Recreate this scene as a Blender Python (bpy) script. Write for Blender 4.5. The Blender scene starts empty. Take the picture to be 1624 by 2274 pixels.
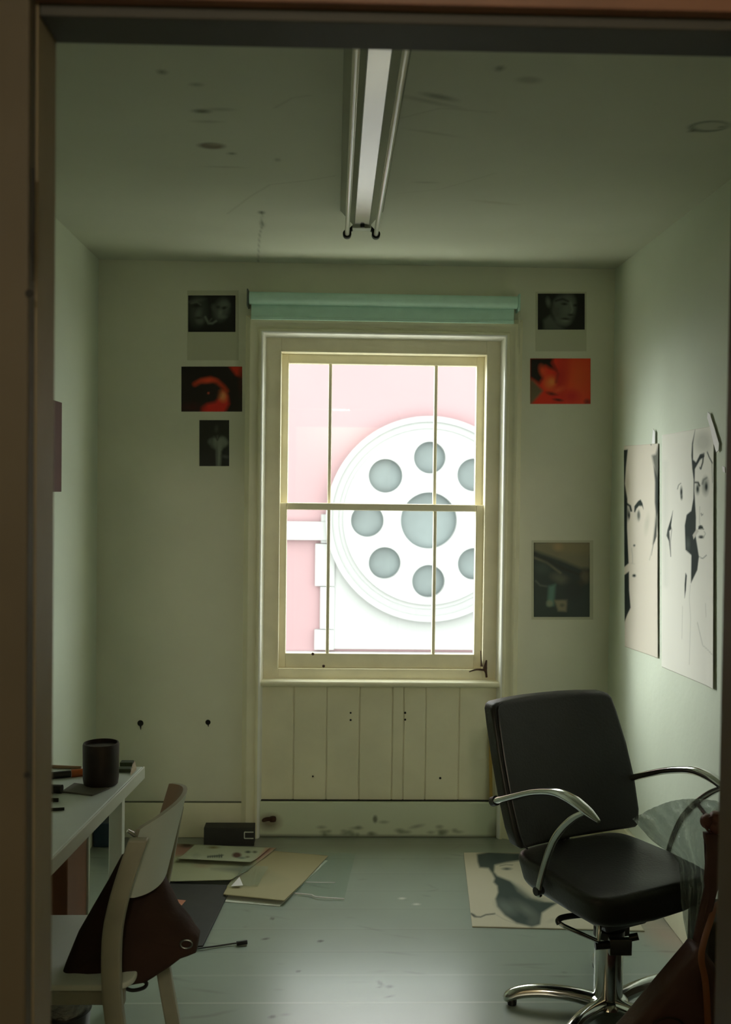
import bpy, bmesh, math, random
import numpy as np
from mathutils import Vector, Matrix
random.seed(4); rng = np.random.default_rng(4)
PI = math.pi
sc = bpy.context.scene
COL = sc.collection

# ------------------------------------------------------------------ camera
F = 2250.0; EYE = 1.59; YAW = math.radians(1.76); PITCH = math.radians(-1.32); ROLL = math.radians(0.70)
def cam_basis():
    fw = Vector((math.sin(YAW)*math.cos(PITCH), math.cos(YAW)*math.cos(PITCH), math.sin(PITCH)))
    rt = Vector((math.cos(YAW), -math.sin(YAW), 0)); up = rt.cross(fw)
    r2 = rt*math.cos(ROLL) + up*math.sin(ROLL); u2 = up*math.cos(ROLL) - rt*math.sin(ROLL)
    return r2, u2, fw
CR, CU, CF = cam_basis(); EYEP = Vector((0, 0, EYE))
cam = bpy.data.cameras.new('camera'); camo = bpy.data.objects.new('camera', cam); COL.objects.link(camo)
M = Matrix((CR, CU, -CF)).transposed().to_4x4(); M.translation = EYEP; camo.matrix_world = M
cam.sensor_fit = 'VERTICAL'; cam.sensor_height = 36; cam.sensor_width = 36*1624/2274; cam.lens = 36*F/2274
cam.clip_start = 0.02; cam.clip_end = 200
cam.dof.use_dof = True; cam.dof.focus_distance = 3.2; cam.dof.aperture_fstop = 5.6
sc.camera = camo
def P(px, py, x=None, y=None, z=None):
    """point of the room seen at a pixel, on the plane x, y or z = const"""
    d = CF + CR*((px-812)/F) + CU*((1137-py)/F)
    if y is not None: t = y/d.y
    elif z is not None: t = (z-EYE)/d.z
    else: t = x/d.x
    return EYEP + d*t
def proj(V):
    V = np.asarray(V, float) - np.array(EYEP)
    c = V@np.array(CF)
    return np.stack([812+F*(V@np.array(CR))/c, 1137-F*(V@np.array(CU))/c], 1)

# ------------------------------------------------------------------ objects
OFF = {}
def link(o, parent=None, loc=(0, 0, 0)):
    COL.objects.link(o)
    if parent is not None:
        o.parent = parent; OFF[o.name] = OFF[parent.name]
    else:
        o.location = loc; OFF[o.name] = Vector(loc)
    return o
def tag(o, label, cat, group=None):
    o['label'] = label; o['category'] = cat
    if group: o['group'] = group
    return o
def thing(name, label, cat, loc, group=None):
    return tag(link(bpy.data.objects.new(name, None), None, loc), label, cat, group)
def struct(o): o['kind'] = 'structure'; return o
class MB:
    """collects geometry in world coordinates and links it as one mesh object"""
    def __init__(s): s.v = []; s.f = []; s.m = []; s.cur = 0
    def add(s, v, f):
        n = len(s.v); s.v += [Vector(p) for p in v]; s.f += [tuple(i+n for i in q) for q in f]; s.m += [s.cur]*len(f); return s
    def box(s, x0, x1, y0, y1, z0, z1, fn=None):
        v = [Vector((x, y, z)) for z in (z0, z1) for y in (y0, y1) for x in (x0, x1)]
        if fn: v = [fn(p) for p in v]
        return s.add(v, [(0, 2, 3, 1), (4, 5, 7, 6), (0, 1, 5, 4), (2, 6, 7, 3), (0, 4, 6, 2), (1, 3, 7, 5)])
    def bar(s, a, b, w, h, up=(0, 0, 1)):
        a = Vector(a); b = Vector(b); d = (b-a).normalized(); r = d.cross(Vector(up)).normalized(); u = r.cross(d)
        v = [p + r*w*i/2 + u*h*j/2 for p in (a, b) for j in (-1, 1) for i in (-1, 1)]
        return s.add(v, [(0, 2, 3, 1), (4, 5, 7, 6), (0, 1, 5, 4), (2, 6, 7, 3), (0, 4, 6, 2), (1, 3, 7, 5)])
    def tube(s, pts, rad, seg=14, flat=1.0, up=(0, 0, 1), cap=True):
        pts = [Vector(p) for p in pts]; n = len(pts)
        if not hasattr(rad, '__len__'): rad = [rad]*n
        v = []; f = []; prev = None
        for i, p in enumerate(pts):
            d = (pts[min(i+1, n-1)] - pts[max(i-1, 0)]).normalized()
            r = d.cross(Vector(up)) if prev is None else prev - d*prev.dot(d)
            if r.length < 1e-4: r = d.cross(Vector((1, 0, .1)))
            r.normalize(); prev = r; u = r.cross(d)
            for k in range(seg):
                a = 2*PI*k/seg; v.append(p + r*math.cos(a)*rad[i] + u*math.sin(a)*rad[i]*flat)
        for i in range(n-1):
            for k in range(seg):
                a = i*seg+k; b = i*seg+(k+1) % seg; f.append((a, b, b+seg, a+seg))
        if cap: f.append(tuple(range(seg-1, -1, -1))); f.append(tuple(range((n-1)*seg, n*seg)))
        return s.add(v, f)
    def cyl(s, a, b, r, seg=20, r2=None): return s.tube([a, b], [r, r if r2 is None else r2], seg)
    def lathe(s, c, prof, seg=36):
        c = Vector(c); v = []; f = []
        for r, z in prof:
            for k in range(seg):
                a = 2*PI*k/seg; v.append(c + Vector((r*math.cos(a), r*math.sin(a), z)))
        n = len(prof)
        for i in range(n-1):
            for k in range(seg):
                a = i*seg+k; b = i*seg+(k+1) % seg; f.append((a, b, b+seg, a+seg))
        f.append(tuple(range(seg-1, -1, -1))); f.append(tuple(range((n-1)*seg, n*seg)))
        return s.add(v, f)
    def pad(s, outline, thick, rad, fn, steps=5, crown=0.0):
        """soft slab: 2-D outline (counter-clockwise) with rounded rims; fn(a, b, c) maps to the world, c across"""
        O = [Vector((a, b)) for a, b in outline]; n = len(O)
        N = []
        for i in range(n):
            t = (O[(i+1) % n]-O[i-1]).normalized(); N.append(Vector((t.y, -t.x)))
        cen = sum(O, Vector((0, 0)))/n
        rings = []
        for sgn in (-1, 1):
            rr = []
            for k in range(steps+1):
                a = PI/2*k/steps
                rr.append((rad*(1-math.cos(a)), thick/2-rad+rad*math.sin(a)))
            rr = [(i_, sgn*h) for i_, h in rr]
            rings.append(rr)
        seq = rings[0][::-1] + rings[1]
        v = []; f = []
        def ring(ins, h, sc_=1.0): 
            return [fn(*(cen + (O[i]-N[i]*ins-cen)*sc_), h) for i in range(n)]
        lay = []
        for sc_ in (.35, .7): lay.append(ring(rad, -thick/2-crown*(1-sc_*sc_), sc_))
        for ins, h in seq: lay.append(ring(ins, h))
        for sc_ in (.7, .35): lay.append(ring(rad, thick/2+crown*(1-sc_*sc_), sc_))
        for L in lay: v += L
        m = len(lay)
        for i in range(m-1):
            for k in range(n):
                a = i*n+k; b = i*n+(k+1) % n; f.append((a, b, b+n, a+n))
        c0 = len(v); v.append(fn(cen.x, cen.y, -thick/2-crown)); v.append(fn(cen.x, cen.y, thick/2+crown))
        for k in range(n):
            f.append((c0, (k+1) % n, k)); f.append((c0+1, (m-1)*n+k, (m-1)*n+(k+1) % n))
        return s.add(v, f)
    def build(s, name, mat, parent=None, loc=None, smooth=False, bevel=0, auto=None):
        off = OFF[parent.name] if parent is not None else Vector(loc) if loc is not None else Vector((0, 0, 0))
        me = bpy.data.meshes.new(name); me.from_pydata([v-off for v in s.v], [], s.f)
        for m in (mat if isinstance(mat, (list, tuple)) else [mat]): me.materials.append(m)
        for p, mi in zip(me.polygons, s.m): p.material_index = mi; p.use_smooth = smooth
        bm = bmesh.new(); bm.from_mesh(me); bmesh.ops.recalc_face_normals(bm, faces=bm.faces); bm.to_mesh(me); bm.free()
        o = bpy.data.objects.new(name, me); link(o, parent, off if parent is None else (0, 0, 0))
        if smooth: me.set_sharp_from_angle(angle=math.radians(auto or 42))
        if bevel:
            b = o.modifiers.new('bevel', 'BEVEL'); b.width = bevel; b.segments = 2; b.limit_method = 'ANGLE'; b.angle_limit = .6
            b.harden_normals = False
        return o
def spline(pts, n=8):
    pts = [Vector(p) for p in pts]; out = []
    for i in range(len(pts)-1):
        p0 = pts[max(i-1, 0)]; p1 = pts[i]; p2 = pts[i+1]; p3 = pts[min(i+2, len(pts)-1)]
        for k in range(n):
            t = k/n; out.append(.5*((2*p1)+(p2-p0)*t+(2*p0-5*p1+4*p2-p3)*t*t+(3*p1-p0-3*p2+p3)*t**3))
    return out + [pts[-1]]
def interp(vals, n):
    m = len(vals)-1; return [vals[min(int(i*m/(n-1)), m-1)]*(1-(i*m/(n-1)-min(int(i*m/(n-1)), m-1)))+vals[min(int(i*m/(n-1)), m-1)+1]*(i*m/(n-1)-min(int(i*m/(n-1)), m-1)) for i in range(n)]
def rrect(w, h, r, n=6, cx=0, cy=0):
    o = []
    for sx, sy, a0 in ((1, -1, -PI/2), (1, 1, 0), (-1, 1, PI/2), (-1, -1, PI)):
        for k in range(n+1):
            a = a0+PI/2*k/n; o.append((cx+sx*(w/2-r)+r*math.cos(a), cy+sy*(h/2-r)+r*math.sin(a)))
    return o

# ------------------------------------------------------------------ materials
def nodes(m): m.use_nodes = True; return m.node_tree.nodes, m.node_tree.links
def mat(name, col, rough=.6, metal=0, spec=.5, bump=0, bscale=30, var=0, vscale=4, attr=None, coat=0, dirt=None):
    m = bpy.data.materials.new(name); N, L = nodes(m); b = N['Principled BSDF']
    b.inputs['Base Color'].default_value = (*col, 1); b.inputs['Roughness'].default_value = rough
    b.inputs['Metallic'].default_value = metal; b.inputs['Specular IOR Level'].default_value = spec
    b.inputs['Coat Weight'].default_value = coat; b.inputs['Coat Roughness'].default_value = .12
    tc = N.new('ShaderNodeTexCoord'); src = None
    if attr:
        a = N.new('ShaderNodeAttribute'); a.attribute_name = attr; src = a.outputs['Color']
    if var:
        n = N.new('ShaderNodeTexNoise'); n.inputs['Scale'].default_value = vscale; n.inputs['Detail'].default_value = 6
        L.new(tc.outputs['Object'], n.inputs['Vector'])
        r = N.new('ShaderNodeMapRange'); r.inputs['From Min'].default_value = .3; r.inputs['From Max'].default_value = .7
        r.inputs['To Min'].default_value = 1-var; r.inputs['To Max'].default_value = 1+var; L.new(n.outputs['Fac'], r.inputs['Value'])
        mx = N.new('ShaderNodeMix'); mx.data_type = 'RGBA'; mx.blend_type = 'MULTIPLY'; mx.inputs['Factor'].default_value = 1
        if src: L.new(src, mx.inputs['A'])
        else: mx.inputs['A'].default_value = (*col, 1)
        L.new(r.outputs['Result'], mx.inputs['B']); src = mx.outputs['Result']
    if src: L.new(src, b.inputs['Base Color'])
    if bump:
        n = N.new('ShaderNodeTexNoise'); n.inputs['Scale'].default_value = bscale; n.inputs['Detail'].default_value = 4
        L.new(tc.outputs['Object'], n.inputs['Vector'])
        bp = N.new('ShaderNodeBump'); bp.inputs['Strength'].default_value = bump; bp.inputs['Distance'].default_value = .01
        L.new(n.outputs['Fac'], bp.inputs['Height']); L.new(bp.outputs['Normal'], b.inputs['Normal'])
    return m
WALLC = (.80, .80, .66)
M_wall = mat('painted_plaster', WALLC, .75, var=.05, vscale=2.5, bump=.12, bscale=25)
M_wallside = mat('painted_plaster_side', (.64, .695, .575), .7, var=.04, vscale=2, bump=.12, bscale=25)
M_ceil = mat('ceiling_paint', (.6, .62, .47), .8, attr='paint', var=.05, vscale=1.5, bump=.1, bscale=14)
M_gloss = mat('gloss_trim_paint', (.84, .81, .61), .38, var=.05, vscale=6, bump=.05, bscale=40)
M_sash = mat('sash_paint', (.90, .84, .64), .4, var=.06, vscale=9)
M_blind = mat('blind_fabric', (.62, .90, .80), .6, var=.04, vscale=20)
M_floor = mat('floor_paint', (.42, .47, .42), .30, spec=.9, attr='paint', var=.07, vscale=3, bump=.04, bscale=9, coat=.6)
M_floor.node_tree.nodes['Principled BSDF'].inputs['Coat Roughness'].default_value = .24
M_hall = mat('hall_paint', (.48, .43, .32), .6, var=.1, vscale=3, bump=.2, bscale=18)
M_jamb = mat('jamb_paint', (.20, .165, .10), .55, var=.12, vscale=3, bump=.15, bscale=22)
M_header = mat('varnished_wood', (.16, .075, .045), .4, var=.25, vscale=8)
M_headpaint = mat('lintel_paint', (.032, .032, .026), .6, var=.1, vscale=5)
M_dark = mat('black_gap', (.008, .008, .007), .8)
M_black = mat('black_plastic', (.015, .015, .014), .35)
M_leather = mat('black_leatherette', (.022, .022, .018), .42, bump=.1, bscale=120, var=.1, vscale=8)
M_leather2 = mat('dark_brown_leatherette', (.02, .013, .010), .5, bump=.1, bscale=120)
M_chrome = mat('chrome', (.72, .74, .72), .12, metal=1)
M_steel = mat('dull_steel', (.22, .25, .23), .4, metal=1)
M_white = mat('white_laminate', (.70, .74, .66), .45, var=.04, vscale=5)
M_desktop = mat('desk_top_laminate', (.70, .77, .73), .38, var=.06, vscale=6)
M_ply = mat('pale_birch_ply', (.36, .355, .27), .5, var=.08, vscale=14)
M_plyback = mat('ply_backrest_face', (.32, .21, .13), .5, var=.08, vscale=14)
M_redwood = mat('red_brown_wood', (.22, .09, .045), .5, var=.15, vscale=7)
M_tote = mat('brown_black_fabric', (.034, .015, .008), .9, var=.2, vscale=12, bump=.35, bscale=30)
M_bag = mat('red_brown_leather', (.085, .030, .020), .5, var=.2, vscale=9, bump=.3, bscale=25)
M_orange = mat('orange_strap', (.26, .075, .02), .6)
M_jar = mat('dark_brown_glaze', (.022, .012, .010), .45, var=.3, vscale=30)
M_tube = mat('white_glass_tube', (.93, .89, .82), .3, spec=1, coat=1)
M_batten = mat('white_enamel', (.33, .34, .28), .25)
M_reflect = mat('polished_aluminium_strip', (.80, .78, .72), .2, metal=1)
M_print = mat('photographic_print', (.5, .5, .5), .45, attr='paint')
M_poster = mat('drawing_paper', (.5, .5, .5), .8, spec=.2, attr='paint')
M_paper = mat('white_paper', (.62, .62, .48), .8)
M_tape = mat('masking_tape', (.85, .83, .84), .5)
M_maroon = mat('maroon_paper', (.075, .018, .012), .6)
M_card = mat('brown_cardboard', (.30, .27, .17), .8, var=.08, vscale=20)
M_greycard = mat('black_card', (.03, .03, .027), .7, var=.1, vscale=20)
M_blue = mat('dark_blue_plastic', (.01, .03, .06), .4)
M_stick = mat('yellow_wood', (.45, .30, .06), .6)
M_rust = mat('rusty_metal', (.06, .025, .012), .8, var=.3, vscale=60)
M_pink = mat('pink_render', (.22, .138, .146), .9, var=.03, vscale=.5)
M_stone = mat('white_stone', (.25, .255, .25), .9)
M_stone2 = mat('shaded_stone', (.205, .21, .205), .9)  # darker copy of the white stone, painted shade for the middle moulding
M_leaded = mat('leaded_window_glass', (.086, .106, .106), .5, var=.15, vscale=3)
M_ground = mat('bounce_ground', (.78, .77, .70), .9, var=.1, vscale=.6)
def glass_mat(name, tcol, gl, rough, diff=0, dcol=(.8, .8, .8)):
    m = bpy.data.materials.new(name); N, L = nodes(m); N.remove(N['Principled BSDF']); out = N['Material Output']
    t = N.new('ShaderNodeBsdfTransparent'); t.inputs['Color'].default_value = (*tcol, 1)
    g = N.new('ShaderNodeBsdfGlossy'); g.inputs['Roughness'].default_value = rough; g.inputs['Color'].default_value = (1, 1, 1, 1)
    mx = N.new('ShaderNodeMixShader'); mx.inputs['Fac'].default_value = gl
    L.new(t.outputs[0], mx.inputs[1]); L.new(g.outputs[0], mx.inputs[2]); last = mx
    if diff:
        d = N.new('ShaderNodeBsdfDiffuse'); d.inputs['Color'].default_value = (*dcol, 1)
        m2 = N.new('ShaderNodeMixShader'); m2.inputs['Fac'].default_value = diff
        L.new(last.outputs[0], m2.inputs[1]); L.new(d.outputs[0], m2.inputs[2]); last = m2
    L.new(last.outputs[0], out.inputs['Surface']); return m
M_glass = glass_mat('window_glass', (.97, .98, .97), .02, .02)
M_poly = glass_mat('clear_polythene', (.88, .92, .91), .24, .14, .20, (.88, .92, .90))
for n_ in [n for n in M_poly.node_tree.nodes if n.type in ('BSDF_GLOSSY', 'BSDF_DIFFUSE')]:
    nt_ = M_poly.node_tree; tcn = nt_.nodes.new('ShaderNodeTexCoord'); nz = nt_.nodes.new('ShaderNodeTexNoise'); nz.inputs['Scale'].default_value = 26; nz.inputs['Detail'].default_value = 5; nz.inputs['Distortion'].default_value = 1.6
    bpn = nt_.nodes.new('ShaderNodeBump'); bpn.inputs['Strength'].default_value = 1; bpn.inputs['Distance'].default_value = .02
    nt_.links.new(tcn.outputs['Object'], nz.inputs['Vector']); nt_.links.new(nz.outputs['Fac'], bpn.inputs['Height']); nt_.links.new(bpn.outputs['Normal'], n_.inputs['Normal'])
M_sheet = glass_mat('clear_plastic_sheet', (.86, .92, .90), .12, .15, .08, (.6, .7, .65))

# ------------------------------------------------------------------ painting helper (prints, drawings, stains)
def seg_dist(p, a, b):
    a = np.array(a, float); b = np.array(b, float); d = b-a; t = np.clip(((p-a)@d)/max(d@d, 1e-9), 0, 1)
    return np.hypot(*(p-a-t[:, None]*d).T)
def poly_sd(p, pts):
    n = len(pts); dist = np.full(len(p), 1e9); ins = np.zeros(len(p), bool)
    for i in range(n):
        a = pts[i]; b = pts[(i+1) % n]; dist = np.minimum(dist, seg_dist(p, a, b))
        c = (a[1] > p[:, 1]) != (b[1] > p[:, 1])
        with np.errstate(divide='ignore', invalid='ignore'):
            xx = (b[0]-a[0])*(p[:, 1]-a[1])/((b[1]-a[1]) or 1e-9)+a[0]
        ins ^= c & (p[:, 0] < xx)
    return np.where(ins, -dist, dist)
def paint(pts, base, shapes):
    """colour each 2-D point: base colour, then shapes ('p' polygon / 'e' ellipse / 'l' line, ..., colour, softness, opacity)"""
    C = np.tile(np.array(base, float), (len(pts), 1))
    for s in shapes:
        if s[0] == 'p': sd = poly_sd(pts, s[1]); col, soft, op = s[2], s[3], s[4] if len(s) > 4 else 1
        elif s[0] == 'e':
            (cx, cy, rx, ry, ang), col, soft = s[1], s[2], s[3]; op = s[4] if len(s) > 4 else 1
            a = math.radians(ang); q = pts-np.array((cx, cy)); u = q[:, 0]*math.cos(a)+q[:, 1]*math.sin(a); v = -q[:, 0]*math.sin(a)+q[:, 1]*math.cos(a)
            sd = (np.hypot(u/rx, v/ry)-1)*min(rx, ry)
        else:
            sd = np.full(len(pts), 1e9)
            for a, b in zip(s[1][:-1], s[1][1:]): sd = np.minimum(sd, seg_dist(pts, a, b))
            sd -= s[2]/2; col, soft, op = s[3], s[4], s[5] if len(s) > 5 else 1
        w = np.clip(.5-sd/(2*soft), 0, 1)*op
        C = C*(1-w[:, None])+np.array(col)[None, :]*w[:, None]
    return C
def grid_sheet(name, material, corner, nu, nv, colf, parent=None, loc=None, thick=0):
    """corner(u, v) -> world point; u, v in 0..1; colours colf(world points) on the front"""
    us = np.linspace(0, 1, nu); vs = np.linspace(0, 1, nv)
    V = [Vector(corner(u, v)) for v in vs for u in us]
    Fc = [(j*nu+i, j*nu+i+1, (j+1)*nu+i+1, (j+1)*nu+i) for j in range(nv-1) for i in range(nu-1)]
    off = OFF[parent.name] if parent is not None else Vector(loc) if loc is not None else Vector((0, 0, 0))
    me = bpy.data.meshes.new(name); me.from_pydata([p-off for p in V], [], Fc); me.materials.append(material)
    C = colf(np.array([tuple(p) for p in V]))
    at = me.color_attributes.new('paint', 'FLOAT_COLOR', 'POINT')
    at.data.foreach_set('color', np.concatenate([C, np.ones((len(C), 1))], 1).astype(np.float32).ravel())
    for p in me.polygons: p.use_smooth = True
    o = bpy.data.objects.new(name, me); link(o, parent, off if parent is None else (0, 0, 0))
    if thick:
        so = o.modifiers.new('thickness', 'SOLIDIFY'); so.thickness = thick; so.offset = -1
    return o

# ------------------------------------------------------------------ room shell
XL = P(216, 1100, y=4.59).x; XR = P(1358, 1100, y=4.59).x; YB = 4.59; YF = 1.17; H = 2.6
WX0, WX1 = P(582, 1100, y=YB).x, P(1116, 1100, y=YB).x       # opening between casings
WZ1 = P(850, 745, y=YB).z; WZS = P(850, 1519, y=YB).z         # head and sill of the opening
HX0, HX1, HZ1, YH = -1.35, 1.5, 2.6, -1.9
# floor with scuffs
def floor_col(V):
    sh = []
    p = V[:, :2]
    base = (.27, .33, .285)
    for _ in range(150):
        x, y = rng.uniform(XL, XR), rng.uniform(1.9, YB); a = rng.normal(0, 18); l = abs(rng.normal(0, .022))+.005
        sh.append(('e', (x, y, l, rng.uniform(.0025, .006), a), (.12, .14, .12), .006, rng.uniform(.25, .8)))
    for _ in range(26):
        x, y = rng.uniform(XL, XR), rng.uniform(2.2, YB)
        sh.append(('e', (x, y, rng.uniform(.06, .2), rng.uniform(.03, .1), rng.uniform(-30, 30)), (.24, .28, .23), .05, .35))
    # darker strip at the foot of the window wall, red stain by the chair
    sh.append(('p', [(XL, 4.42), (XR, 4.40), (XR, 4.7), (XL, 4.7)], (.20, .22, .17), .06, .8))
    a = P(1478, 2075, z=0); sh.append(('e', (a.x, a.y, .07, .16, 10), (.42, .25, .2), .06, .6))
    for px, py, rx, ry in ((845, 2184, .007, .018), (865, 2191, .011, .010), (843, 2192, .007, .005), (605, 2040, .006, .01), (712, 2090, .01, .008), (865, 2213, .012, .004), (605, 2258, .01, .008), (663, 2157, .007, .006), (590, 2085, .012, .006)):
        a = P(px, py, z=0); sh.append(('e', (a.x, a.y, rx, ry, 20), (.02, .025, .02), .004, .95))
    for px, py in ((893, 1995), (925, 2008)):
        a = P(px, py, z=0); sh.append(('e', (a.x, a.y, .012, .008, 0), (.7, .72, .66), .005, .9))
    C = paint(p, base, sh)
    yy = (p[:, 1]-3.09) / .176; d = np.abs(yy-np.round(yy))*.176     # painted boards run across
    w = np.clip(1-(d-.0016)/.005, 0, 1)*np.where(p[:, 1] < 3.3, .08, .22)
    C = C*(1-w[:, None])+np.array((.12, .13, .1))*w[:, None]
    yl = (p[:, 1]-3.097)/.176; dl = np.abs(yl-np.round(yl))*.176; w = np.clip(1-dl/.005, 0, 1)*np.where(p[:, 1] < 3.3, .5, .1)   # painted highlights along the board edges
    C = C*(1-w[:, None])+np.array((.62, .66, .6))*w[:, None]
    tone = np.sin(np.floor(yy+.5)*12.7)*.035
    return C*(1+tone[:, None])
fl = grid_sheet('floor', M_floor, lambda u, v: (XL-.05+(XR-XL+.1)*u, YH-.1+(YB+.1-YH+.1)*v, 0), 330, 900, floor_col); struct(fl)
def ceil_col(V):
    base = (.56, .585, .48); sh = []
    def at(px, py): a = P(px, py, z=H); return a.x, a.y
    def st(px, py, rx, ry, op=.8, col=(.10, .11, .07), ang=0, soft=.008):
        x, y = at(px, py); sh.append(('e', (x, y, rx, ry, ang), col, soft, op))
    st(448, 247, .022, .014); st(360, 160, .010, .012, .7); st(436, 188, .014, .01, .5); st(490, 243, .03, .01, .35)
    st(470, 324, .038, .028, .85, (.14, .11, .07)); st(478, 321, .018, .008, .7, (.4, .38, .28)); st(515, 341, .010, .01, .7); st(617, 355, .006, .01, .6)
    st(460, 270, .03, .008, .35); st(500, 371, .04, .006, .3)
    st(975, 215, .045, .014, .6, ang=25); st(950, 225, .08, .01, .35, ang=25); st(1110, 152, .008, .012, .8); st(1175, 178, .03, .02, .35, ang=10)
    st(960, 295, .05, .006, .3, ang=20); st(945, 405, .03, .008, .3); st(1100, 450, .07, .012, .25, (.30, .27, .15), 15)
    x, y = at(1575, 281); sh.append(('e', (x, y, .055, .045, 0), (.10, .12, .09), .006, .7)); sh.append(('e', (x+.004, y-.003, .045, .03, 0), (.56, .585, .48), .006, .85))
    st(1537, 291, .008, .008, .8); st(1603, 282, .006, .006, .8)
    crack = [at(581, 470), at(583, 500), at(577, 520), at(575, 545), at(573, 590)]
    sh.append(('l', crack, .003, (.08, .10, .07), .004, .7))
    st(581, 472, .010, .018, .9); st(582, 498, .006, .03, .7)
    sh.append(('l', [at(690, 212), at(650, 217), at(610, 240)], .003, (.2, .2, .14), .005, .4))
    sh.append(('l', [at(745, 390), at(690, 400), at(600, 410), at(555, 437), at(505, 475)], .003, (.22, .22, .15), .005, .45))
    sh.append(('l', [at(880, 430), at(980, 420), at(1100, 385)], .003, (.3, .3, .2), .006, .3))
    sh.append(('l', [at(860, 270), at(980, 240), at(1100, 250)], .003, (.2, .2, .14), .006, .35))
    return paint(V[:, :2], base, sh)
cl = grid_sheet('ceiling', M_ceil, lambda u, v: (XL-.05+(XR-XL+.1)*u, YF-.05+(YB+.1-YF)*(1-v)+0, H), 300, 430, ceil_col); struct(cl)
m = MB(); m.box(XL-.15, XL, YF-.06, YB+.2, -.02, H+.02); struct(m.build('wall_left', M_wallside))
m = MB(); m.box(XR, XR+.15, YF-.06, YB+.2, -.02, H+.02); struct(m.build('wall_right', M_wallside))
m = MB(); T = .26
m.box(XL-.15, WX0, YB, YB+T, -.02, H+.02); m.box(WX1, XR+.15, YB, YB+T, -.02, H+.02)
m.box(WX0, WX1, YB, YB+T, WZ1, H+.02); m.box(WX0, WX1, YB+.09, YB+T, -.02, WZS)
struct(m.build('wall_back', M_wall))
m = MB(); m.box(XL-.2, XR+.2, YF-.1, YB+.3, H+.005, H+.1); struct(m.build('ceiling', M_hall))
# house outside walls and floor slab so daylight only enters by the window
m = MB(); m.box(XL-.2, XR+.2, YH-.2, YB+.26, -.2, -.02); struct(m.build('floor', M_hall))

# partition with the doorway
JL = P(118, 1137, y=YF).x; JR = P(1612, 1137, y=YF).x
YN = P(118, 1137, x=JL).y*(118-743)/(80-743)     # near edge of the reveal
zl = P(120, 94, y=YF).z; zr = P(1600, 125, y=YF).z
def hz(x): return zl+(zr-zl)*(x-JL)/(JR-JL)
m = MB()
m.box(HX0, JL-.06, YN+.005, YF, 0, H); m.box(JR+.06, HX1, YN+.005, YF, 0, H)
m.box(JL-.06, JR+.06, YN+.005, YF, max(zl, zr)+.14, H)
struct(m.build('wall_front', M_hall))
m = MB(); m.box(JL-.075, JL, YN, YF+.004, 0, zl+.1); struct(m.build('trim_1', M_jamb, bevel=.002))      # left jamb
m = MB(); m.box(JR, JR+.075, YN, YF+.004, 0, zl+.1); struct(m.build('trim_2', mat('brown_jamb', (.07, .042, .022), .5, var=.15), bevel=.002))
m = MB(); m.box(JL, JR, YN+.002, YF+.003, 0, 1, lambda p: Vector((p.x, p.y, hz(p.x) if p.z < .5 else hz(p.x)+.12))); struct(m.build('trim_3', M_headpaint, bevel=.002))
m = MB(); m.box(JL-.02, JR+.1, YN-.016, YN+.001, 0, 1, lambda p: Vector((p.x, p.y, hz(p.x)+(.012 if p.z < .5 else .14)))); struct(m.build('trim_4', M_header, bevel=.002))
m = MB(); m.box(JL-.42, JL-.0012, YN-.026, YN-.001, 0, H); struct(m.build('trim_5', mat('dark_brown_architrave', (.062, .050, .029), .6, var=.14, vscale=3, bump=.15, bscale=22), bevel=.003))
# gap and nail hole in the left architrave
a = P(73, 375, y=YN-.027); b = P(74, 625, y=YN-.027); m = MB(); m.tube([a, (a*.6+b*.4)+Vector((.0006, 0, 0)), (a*.3+b*.7)+Vector((-.0006, 0, 0)), b], [.0022, .002, .0024, .0006], 8); struct(m.build('trim_6', M_dark))
c = P(66, 652, y=YN-.026); m = MB(); m.lathe((0, 0, 0), [(.003, 0), (.0045, .0008), (.0015, .0012)], 14); m.v = [c+Vector((p.x, -p.z, p.y)) for p in m.v]
tag(m.build('nail_head', M_dark, None, c, smooth=True), 'small dark nail head low on the left door frame', 'nail')
# hallway behind the camera
m = MB(); m.box(HX0-.1, HX0, YH, YF, 0, H); struct(m.build('wall_hall_left', M_hall))
m = MB(); m.box(HX1, HX1+.1, YH, YF, 0, H); struct(m.build('wall_hall_right', M_hall))
m = MB(); m.box(HX0-.1, HX1+.1, YH-.1, YH, 0, H); struct(m.build('wall_hall_back', M_hall))
m = MB(); m.box(HX0-.1, HX1+.1, YH-.1, YN, H, H+.1); struct(m.build('ceiling_hall', M_hall))
m = MB(); m.box(HX0-.1, HX1+.1, YH-.1, YF-.02, -.06, -.003); struct(m.build('floor_hall', M_hall))

# baseboards
zb = P(380, 1783, y=YB-.02).z
cx0 = P(546, 1300, y=YB-.03).x; cx1 = P(1150, 1300, y=YB-.03).x
def board(mb, x0, x1, y0, y1, z1): mb.box(x0, x1, y0, y1, 0, z1)
m = MB(); m.box(XL, cx0, YB-.018, YB+.001, 0, zb); struct(m.build('baseboard_back', M_gloss, bevel=.004))
m = MB(); m.box(cx1, XR, YB-.018, YB+.001, 0, zb); struct(m.build('baseboard_back_right', M_gloss, bevel=.004))
m = MB(); m.box(XR-.018, XR+.001, YF, YB, 0, zb); struct(m.build('baseboard_right', M_gloss, bevel=.004))
m = MB(); m.box(XL-.001, XL+.018, YF, YB, 0, zb); struct(m.build('baseboard_left', M_gloss, bevel=.004))

m = MB(); m.box(XL, cx0, YB-.0165, YB-.0005, zb, zb+.002); struct(m.build('shade_strip_back', mat('baseboard_shade_line', (.10, .11, .07), .8)))  # dark strip standing in for the shade line above the baseboard
# ------------------------------------------------------------------ window
win = bpy.data.objects.new('window_1', None); link(win, None, ((WX0+WX1)/2, YB, 0)); struct(win)
def W(px, py, y): return P(px, py, y=y)
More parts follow.
